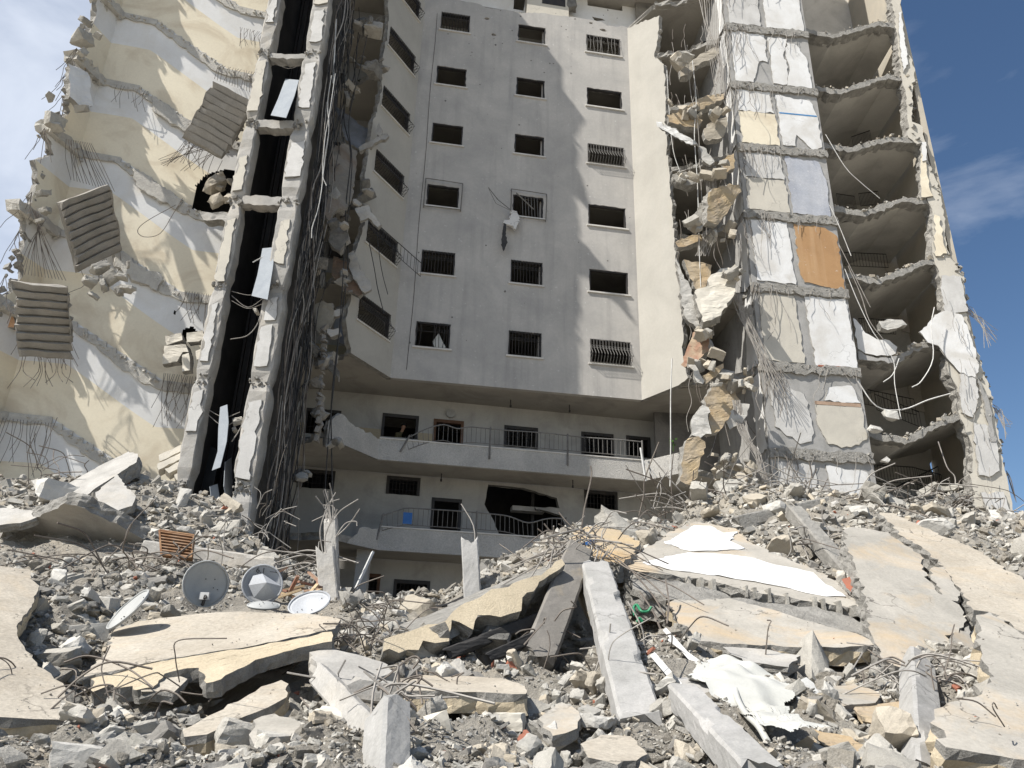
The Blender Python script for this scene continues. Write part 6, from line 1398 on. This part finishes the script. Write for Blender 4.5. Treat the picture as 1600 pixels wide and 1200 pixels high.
blk(500,1000,8.9,44,2,CHUNK,'rounded grey chunk at the right end of the long slab',(0,0,0),(1,.8,.9))
blk(540,1000,9.0,30,4,CHUNK,'second rounded grey chunk at the right end of the long slab',(0,0,1),(1,.8,.9))
blk(890,880,11.9,40,5,CHUNK,'grey lump at the top of the leaning dark pillar',(0,0,0),(1,.7,.7))
blk(905,1060,8.6,40,6,CHUNKB,'beige block at the mouth of the cave under the pillars',(0,.1,.2))
blk(928,1068,8.4,30,7,CHUNKB,'rounded beige stone beside the block at the mouth of the cave',(0,.1,.2),(1,.8,.9))
blk(930,1128,7.3,52,14,CHUNKW,'flat white-topped plate in front of the fallen pillar',(0,.1,.2),(1,.7,.7))
blk(1530,1058,7.6,40,8,CHUNK,'boulder-like lump in the crack of the lower right slab',(0,0,0),(1,.9,.9))
blk(1205,1064,8.2,46,15,CHUNKB,'beige slab chip lying on the right of the white cloth',(0,.1,.2),(1,.6,.6))
blk(40,965,10.4,26,9,CHUNKB,'small beige stone on the left slab margin',(0,.1,.2))
# extra mid-size plates scattered by hand for an uneven heap
for i, (px, py, Y, w) in enumerate([(160,780,15.9,40),(90,905,12.3,38),(70,955,10.9,42),(60,1000,9.4,36),(118,1015,8.8,46),(100,1040,8.4,30),(300,850,15.0,30),(420,820,17,34),(1010,840,15,40),(1060,815,17,36),(1000,815,17,30),(1180,780,19,46),(1240,770,19.4,40),(1220,800,17,50),(1110,800,18,30),(1270,820,15.6,40),(1340,800,18.4,36),(1460,800,19.6,40),(1520,812,19,36),(960,1165,6.5,40),(1060,1180,6.2,50),(1130,1140,7.2,36),(870,1150,6.8,44),(780,1180,6.2,46),(880,1190,6,36),(470,1185,6.0,40),(350,1180,6.0,42),(250,1175,6.1,46),(1330,1180,6.3,52),(1390,1150,6.8,36),(1300,1085,8.2,34)]):
    blk(px, py, Y, w, i % 18, (CHUNK, CHUNKW, CHUNKB)[i % 3], 'mid-sized %s fragment lodged in the heap' % ('grey','whitish','beige')[i % 3], (rg.uniform(-.5,.5), rg.uniform(-.5,.5), rg.uniform(0,6)), (1,.7,.6), 'concrete_fragment', 'concrete fragment', group='mid-sized %s fragments' % ('grey','whitish','beige')[i % 3])

# white cloth ---------------------------------------------------------
cl = [(1088,1036),(1100,1020),(1120,1012),(1145,1014),(1170,1026),(1192,1048),(1212,1064),(1196,1080),(1206,1102),(1222,1124),(1252,1118),(1268,1130),(1266,1152),(1240,1164),(1208,1156),(1186,1134),(1164,1120),(1148,1100),(1142,1070),(1118,1054)]
def cloth_sim(path_px, halfw, full, nu, nv, seed, slack=1.12, lift=.10):
    """a sheet of fabric settled on the heap: positions relax under gravity, stretch limits and contact with the ground"""
    r = np.random.RandomState(seed); C_ = []
    for px, py in path_px:
        Y = float(ground_Y(px, py, lift)[0]); C_.append(PY(px, py, Y))
    C_ = np.array(spline(C_, 12)); seg = np.r_[0, np.cumsum(np.linalg.norm(np.diff(C_[:,:2], axis=0), axis=1))]
    t = np.linspace(0, seg[-1], nu); cx = np.stack([np.interp(t, seg, C_[:,k]) for k in range(2)], -1); d = np.gradient(cx, axis=0); d /= np.linalg.norm(d, axis=1)[:,None]
    sd = np.stack([-d[:,1], d[:,0]], -1); hw = np.interp(t/seg[-1], np.linspace(0, 1, len(halfw)), halfw); s = np.linspace(-1, 1, nv)
    P = np.zeros((nu, nv, 3)); P[:,:,:2] = cx[:,None,:]+sd[:,None,:]*(hw[:,None]*s[None,:])[:,:,None]
    bump = lambda X, Y: vnoise(X, Y, 5.0, 11)*.14+vnoise(X, Y, 2.1, 12)*.18
    G0 = lambda: hraw(P[:,:,0], P[:,:,1])+lift+bump(P[:,:,0], P[:,:,1])
    G_ = G0(); P[:,:,2] = G_+.10+r.rand(nu, nv)*.05+.05*np.sin(s*14+3*np.sin(t*3)[:,None])
    wd = full*np.interp(t/seg[-1], [0,.15,.6,1], [.75,1,.9,.6]); Lv = (wd/(nv-1))[:,None]; Lu = seg[-1]*slack/(nu-1); prev = P.copy()
    def con(A, B, L, k=.5, minonly=False):
        dd = B-A; l = np.linalg.norm(dd, axis=-1)+1e-9; f = (l-L)/l*k
        if minonly: f = np.minimum(f, 0)
        return dd*f[...,None]*.5
    for it in range(260):
        v = (P-prev)*.90; prev = P.copy(); P = P+v; P[:,:,2] -= .0035
        for q in range(3):
            D = np.zeros_like(P)
            c = con(P[:-1], P[1:], Lu, .9); D[:-1] += c; D[1:] -= c
            c = con(P[:,:-1], P[:,1:], Lv, .9); D[:,:-1] += c; D[:,1:] -= c
            c = con(P[:,:-3], P[:,3:], Lv*2.3, .5, True); D[:,:-3] += c; D[:,3:] -= c
            c = con(P[:-3], P[3:], Lu*2.3, .5, True); D[:-3] += c; D[3:] -= c
            P += D*.5
        if it % 6 == 0: G_ = G0()
        low = P[:,:,2] < G_; P[:,:,2] = np.where(low, G_, P[:,:,2]); P[:,:,:2] = np.where(low[:,:,None], prev[:,:,:2]*.6+P[:,:,:2]*.4, P[:,:,:2])
    for q in range(3):
        Q = P.copy(); Q[1:-1,1:-1] = (P[:-2,1:-1]+P[2:,1:-1]+P[1:-1,:-2]+P[1:-1,2:])/4; P = P*.45+Q*.55
    return P
Pc = cloth_sim([(1098,1030),(1125,1038),(1158,1060),(1185,1095),(1215,1128),(1262,1142)], [.34,.50,.42,.25,.17,.20], 1.45, 130, 90, 4, lift=.22)
nu_, nv_ = Pc.shape[:2]; m = MB(); m.v = [tuple(p) for p in Pc.reshape(-1, 3)]
tr_ = lambda i, s_: (.04+.05*math.sin(i*.21+s_)+.03*math.sin(i*.5+s_*2))*nv_
for i in range(nu_-1):
    for j in range(nv_-1):
        if j < tr_(i, 0) or j > nv_-2-tr_(i, 2): continue
        m.f.append((i*nv_+j, (i+1)*nv_+j, (i+1)*nv_+j+1, i*nv_+j+1)); m.m.append(0)
o = build(m, 'white_sheet', [CLOTH], None, smooth=True, label='crumpled white cloth sheet draped over the rubble right of the fallen pillar', category='sheet')
m = MB(); m.tube(spline([PY(1148,1065,8.2), PY(1152,1090,7.8), PY(1165,1115,7.4), PY(1185,1135,7.1), PY(1200,1160,6.8)], 5), .03, 6); build(m, 'cloth_cord', [CLOTH], None, smooth=True, label='twisted strip of white cloth trailing down from the sheet', category='cloth strip')
cl2 = [(1245,1070),(1260,1058),(1275,1075),(1288,1095),(1262,1100),(1245,1090)]
piece(cl2, mat('plastic_film',(.55,.55,.53),None,3,bump=.8,bscale=8,rough=.4), None, anchors=((1245,1075,8.3),(1275,1072,8.4),(1262,1100,7.9)), t=.08, label='crumpled clear plastic bag right of the white sheet', name='plastic_bag', cat='plastic bag', group=None)

# bent rebar sprouting from the heap -----------------------------------
nb = 0; RT = MB(); RTL = MB()
def rw(pts, r=.008, mt=REBARL, label='bent steel bar sticking out of the rubble', grp='bent bars in the rubble'):
    global nb
    nb += 1; P = spline(pts, 5)
    if nb <= 190: build(MB().tube(P, r, 5), 'bent_rebar', [mt], None, label=label, category='steel bar', group=grp)
    else: (RTL if mt is REBARL else RT).tube(P, r, 4)
def rpx(px, r=.009, mt=REBARL, **k): rw([PY(*p) for p in px], r, mt, **k)
for q in ([(516,815,13.3),(510,798,13.3),(493,775,13.2)],[(517,815,13.3),(512,790,13.3),(505,767,13.2)],[(518,815,13.3),(514,788,13.3),(512,768,13.2)],[(520,815,13.3),(520,780,13.3),(515,755,13.2)],[(522,812,13.3),(532,798,13.3),(560,780,13.2)],[(524,840,13.2),(545,820,13.2),(562,795,13.1)],[(525,838,13.0),(540,818,13.0),(556,815,13.0),(558,822,13.0)],[(505,868,12.5),(500,830,12.5),(508,800,12.5)]): rpx(q, .011, label='bare steel bar springing from the slim posts', grp='bars on the slim posts')
for q in ([(905,860,12),(912,800,12.1),(924,745,12.2),(923,728,12.2)],[(900,830,12.3),(885,815,12.3),(873,800,12.3)],[(870,860,12),(850,835,12.1),(840,826,12.1)],[(876,848,12),(862,833,12.1),(850,818,12.1)],[(890,848,12.2),(840,848,12.2),(830,846,12.2)],[(960,870,12),(985,890,11.5),(1020,930,11),(1040,965,10.4)],[(905,835,12.3),(940,860,12.1),(975,885,11.6),(1010,905,11.2),(1042,935,10.7)],[(1000,925,11),(1020,955,10.5),(1035,990,10),(1050,1020,9.5)],[(1040,905,10.9),(1045,940,10.5),(1042,975,10)]): rpx(q, .012, REBAR)
rg = random.Random(31)
def tangle(cx, cy, Y, n, R=26, L=(.5,1.6), r=.009, up=.35, mt=None, lean=0):
    c = PY(cx, cy, Y); k = np.linalg.norm(c)/FPX
    for i in range(n):
        a = c+A3(rg.gauss(0,1)*R*k*.6, rg.gauss(0,.35), rg.gauss(0,1)*R*k*.22); l = rg.uniform(*L); d = A3(rg.gauss(lean,1), rg.gauss(-.3,.5), rg.gauss(up,.5)); d = nrm(d)
        b = a+d*l*.5+A3(0,0,rg.uniform(0,.12)); e = a+d*l+A3(rg.gauss(0,.18), rg.gauss(0,.1), -rg.uniform(.0,.5)*l*.6)
        rw([a, (a+b)/2+A3(rg.gauss(0,.04),0,.04), b, e], r*rg.uniform(.8,1.3), mt or rg.choice((REBARL,REBARL,REBAR)))
tangle(905,865,12.1,46,32,(.35,.9),.009,.1); tangle(920,850,12.3,20,30,(.4,1.1)); tangle(350,905,13.5,10,30); tangle(190,895,12.6,26,55,(.5,1.5),.011,.1,REBAR); tangle(240,880,13,16,40,(.5,1.3),.011,.1,REBAR)
tangle(385,835,16.4,16,22,(.3,.9),.009,.3); tangle(420,805,17.5,8,16,(.4,1.0),.009,.5); tangle(560,1005,9.7,22,30,(.25,.7),.007,.2,REBAR); tangle(590,990,9.9,12,30,(.3,.8),.007,.3,REBAR)
tangle(1050,800,18,26,40,(.6,1.8),.012,.4); tangle(1110,790,18.6,22,30,(.6,2.0),.013,.5); tangle(1230,775,18.5,34,60,(.6,2.0),.013,.35); tangle(1300,800,17.6,34,46,(.6,2.0),.013,.2); tangle(1260,850,15,14,40,(.5,1.4),.011,0); tangle(1440,790,19.6,36,50,(.5,1.7),.012,.25); tangle(1540,800,19.4,16,40,(.5,1.3),.012,.3)
tangle(1385,1040,8.9,12,30,(.3,.8),.008,-.3); tangle(1440,1060,8.6,16,30,(.3,.9),.008,-.3); tangle(620,1090,6.9,10,24,(.2,.55),.008,.4); tangle(470,885,14,10,30,(.4,1.0),.009,.2); tangle(620,955,12.6,12,46,(.3,.9),.008,.2,REBAR)
tangle(300,1090,7.4,5,40,(.2,.6),.007,.2,REBAR); tangle(700,1060,8.6,5,50,(.2,.5),.007,.4,REBAR); tangle(1030,1010,9.6,14,26,(.3,.8),.008,0); tangle(850,985,10,8,30,(.3,.7),.008,-.1,REBAR); tangle(80,740,18,14,34,(.5,1.5),.010,.4,REBAR); tangle(40,1050,7.6,3,40,(.3,.7),.006,.1,REBAR)
tangle(1180,1000,9.8,4,60,(.3,.7),.007,-.2); tangle(1540,1120,6.4,3,40,(.2,.6),.005,-.1,REBAR); tangle(150,1100,7.4,6,30,(.3,.8),.007,.1,REBAR); tangle(960,1050,8.8,6,20,(.3,.7),.007,.5)
for q in ([(100,1035,8.0),(140,1025,8.0),(200,1045,7.9),(240,1075,7.6)],[(540,1090,7.2),(560,1080,7.2),(600,1060,7.2),(640,1028,7.4),(655,1030,7.4),(645,1045,7.4)],[(622,1040,7.3),(622,1100,7.0),(628,1190,6.4)],[(651,1048,7.4),(660,1100,7.0)],[(1170,990,10),(1200,1010,9.6),(1250,1040,9)],[(1356,1015,9.2),(1380,1030,9),(1440,1048,8.6),(1470,1065,8.3)],[(1424,1090,8.2),(1450,1105,8),(1500,1120,7.6)],[(1480,1100,7.5),(1510,1140,7),(1532,1165,6.7)],[(470,1090,8),(490,1110,7.6),(545,1130,7.1)],[(1000,895,11.5),(1050,915,11.1),(1100,945,10.6)],[(780,850,13.5),(830,880,13),(870,860,12.8)],[(550,930,12.8),(560,915,12.8),(600,900,12.8)]): rpx(q, .009, REBAR)
for q in ([(430,880,13.6),(470,868,13.5),(505,870,13.4)],[(432,890,13.6),(475,880,13.5),(500,885,13.4)],[(440,870,13.8),(480,860,13.6),(520,868,13.4),(560,880,13.2)],[(450,895,13.4),(480,885,13.2),(500,872,13)],[(1340,790,18),(1290,800,17.8),(1250,808,17.5)]): rpx(q, .014, REBARL)
if RT.v: build(RT, 'rebar_tangle', [REBAR], None, kind='stuff', label='thin rusty bars tangled over the heap')
if RTL.v: build(RTL, 'dusty_rebar_tangle', [REBARL], None, kind='stuff', label='dusty steel bars tangled over the heap')
# splinters and small timber near the dishes
for i in range(22):
    a = PY(440+rg.uniform(-25,60), 925+rg.uniform(-22,16), 12.0+rg.uniform(-.3,.8)); d = nrm(A3(rg.gauss(0,1), rg.gauss(0,.4), rg.gauss(0,.35)))
    build(MB().box(a, rg.uniform(.3,.8), .05, .03, (d, nrm(np.cross(ZUP, d)), nrm(np.cross(d, np.cross(ZUP, d))))), 'wood_splinter', [mat('red_timber',(.24,.11,.08),(.34,.24,.17),3,bump=.2) if i % 3 else mat('pale_timber',(.50,.38,.24),(.42,.32,.2),3,bump=.2)], None, label='reddish timber splinter in the heap behind the dishes' if i % 3 else 'pale timber splinter in the heap behind the dishes', category='splinter', group='timber splinters'+(' (pale)' if i % 3 == 0 else ''))

# wreck hanging on the middle window + cloth
t = empty('torn_awning', PY(800,345,25.9), label='torn pale bracket and black rag dangling under the middle window with twisted bars', category='awning')
fa = Frame(A3(0,25.95,0), A3(1,.15,0), ZUP)
m = MB(); m.prism(fa, [(*fa.hit(*p),1) for p in ((798,328),(808,330),(812,345),(806,358),(798,352),(786,348),(788,344),(797,343))], .12, jag=.03, step=.08, mf=0, ms=0); build(m, 'bracket', [PGREY], t)
m = MB(); m.prism(fa, [(*fa.hit(*p),1) for p in ((787,348),(791,350),(790,368),(793,378),(787,392),(783,382),(785,365))], .03, jag=.02, step=.08, mf=0, ms=0); build(m, 'rag', [CABLE], t)
build(MB().tube([PY(798,328,25.9), PY(778,312,25.8), PY(763,293,25.6)], .022, 4).tube([PY(800,330,25.9), PY(775,318,25.8), PY(764,296,25.6)], .012, 4), 'stay', [RAIL], t)
u, v = colU[0], 12.63
m = MB(); m.prism(FA, [(u+.1,v-.5),(u+.0,v-.25),(u+.2,v+.1),(u+.35,v-.2),(u+.5,v-.45)], .05, jag=.03, n0=-.02, mf=0, ms=0); build(m, 'white_rag', [CLOTH], None, label='small white rag caught in the lowest left facade window', category='rag')
# leaves on the balcony end
b = PY(1052,703,26.0); pl = empty('green_plant', b, label='small green plant growing on the right end of the upper balcony', category='plant')
build(MB().tube([b-A3(0,0,.05), b+A3(.02,0,.35)], .012, 4), 'stem', [LEAF], pl)
m = MB()
for i in range(26):
    p = b+A3(rg.uniform(-.10,.10), rg.uniform(-.08,.08), rg.uniform(.1,.42)); q = [p+A3(rg.uniform(-.06,.06),rg.uniform(-.04,.04),rg.uniform(-.06,.06)) for _ in range(3)]; m.add(q, [(0,1,2)], 0)
build(m, 'leaves', [LEAF], pl)
# blue poster on the lower balcony railing
fr0 = wallframe(line0[1], line0[2]); a = fr0.hit(630,803); c = fr0.hit(643,818); m = MB(); m.fbox(fr0, a[0], c[0], c[1]-.04, a[1]+.04, -.08, -.07)
build(m, 'blue_cloth', [BLUE], None, label='small blue cloth hung on the lower balcony railing', category='cloth')

# person in the window of the upper gallery -----------------------------
def person():
    (x0, x1, z0, z1) = info['b']; base = LW.p(x0+.52, 8.12, .32)
    S_ = [((0,0,.95),.13,-1),((.03,0,1.12),.125,0),((.10,-.02,1.32),.14,1),((.17,-.03,1.44),.07,2),((.22,-.05,1.56),.06,3),((.25,-.07,1.66),.095,4),((.26,-.08,1.76),.07,5),
          ((-.01,.17,1.38),.055,2),((.06,.23,1.12),.042,7),((.20,.18,.93),.032,8),((.02,-.20,1.38),.055,2),((.08,-.27,1.12),.042,10),((.22,-.24,.95),.032,11),
          ((-.02,.10,.86),.095,0),((.02,.11,.48),.065,13),((-.03,.11,.08),.045,14),((.10,.11,.03),.04,15),((-.02,-.10,.86),.095,0),((.04,-.11,.48),.065,17),((.0,-.11,.08),.045,18),((.13,-.11,.03),.04,19)]
    me = bpy.data.meshes.new('person'); me.from_pydata([s[0] for s in S_], [(i, s[2]) for i, s in enumerate(S_) if s[2] >= 0], [])
    o = bpy.data.objects.new('person', me); COL.objects.link(o); md = o.modifiers.new('skin', 'SKIN'); o.modifiers.new('sub', 'SUBSURF').levels = 1; o.modifiers['sub'].render_levels = 1
    for i, s in enumerate(S_): me.skin_vertices[0].data[i].radius = (s[1], s[1])
    me.skin_vertices[0].data[0].use_root = True
    o.location = base; me.materials.append(SKIN)
    # clothing by height: mesh made real, then faces above the waist/shoulders split by material
    bpy.context.view_layer.update(); dg = bpy.context.evaluated_depsgraph_get(); m2 = bpy.data.meshes.new_from_object(o.evaluated_get(dg)); o.modifiers.clear(); o.data = m2
    m2.materials.clear(); [m2.materials.append(x) for x in (SKIN, SHIRT, PANTS)]
    for p in m2.polygons:
        c = p.center; p.use_smooth = True; p.material_index = 2 if c.z < .98 and abs(c.y) < .2 and c.x < .16 else (1 if c.z < 1.47 and not (c.x > .13 and c.z < 1.1) else 0)
    setp(o, 'person in an olive shirt leaning forward inside the window opening of the upper gallery', 'person')
    hb = MB(); V_, F_ = [], []
    bm = bmesh.new(); bmesh.ops.create_icosphere(bm, subdivisions=2, radius=.105)
    for v in bm.verts: v.co = Vector((v.co.x*1.05+.245, v.co.y*.95-.07, max(v.co.z, -.01)*1.05+1.715))
    me3 = bpy.data.meshes.new('hair'); bm.to_mesh(me3); bm.free(); me3.materials.append(HAIR); h = bpy.data.objects.new('hair', me3); COL.objects.link(h); h.parent = o
person()
print('meshes', len(bpy.data.objects), 'bent', nb)
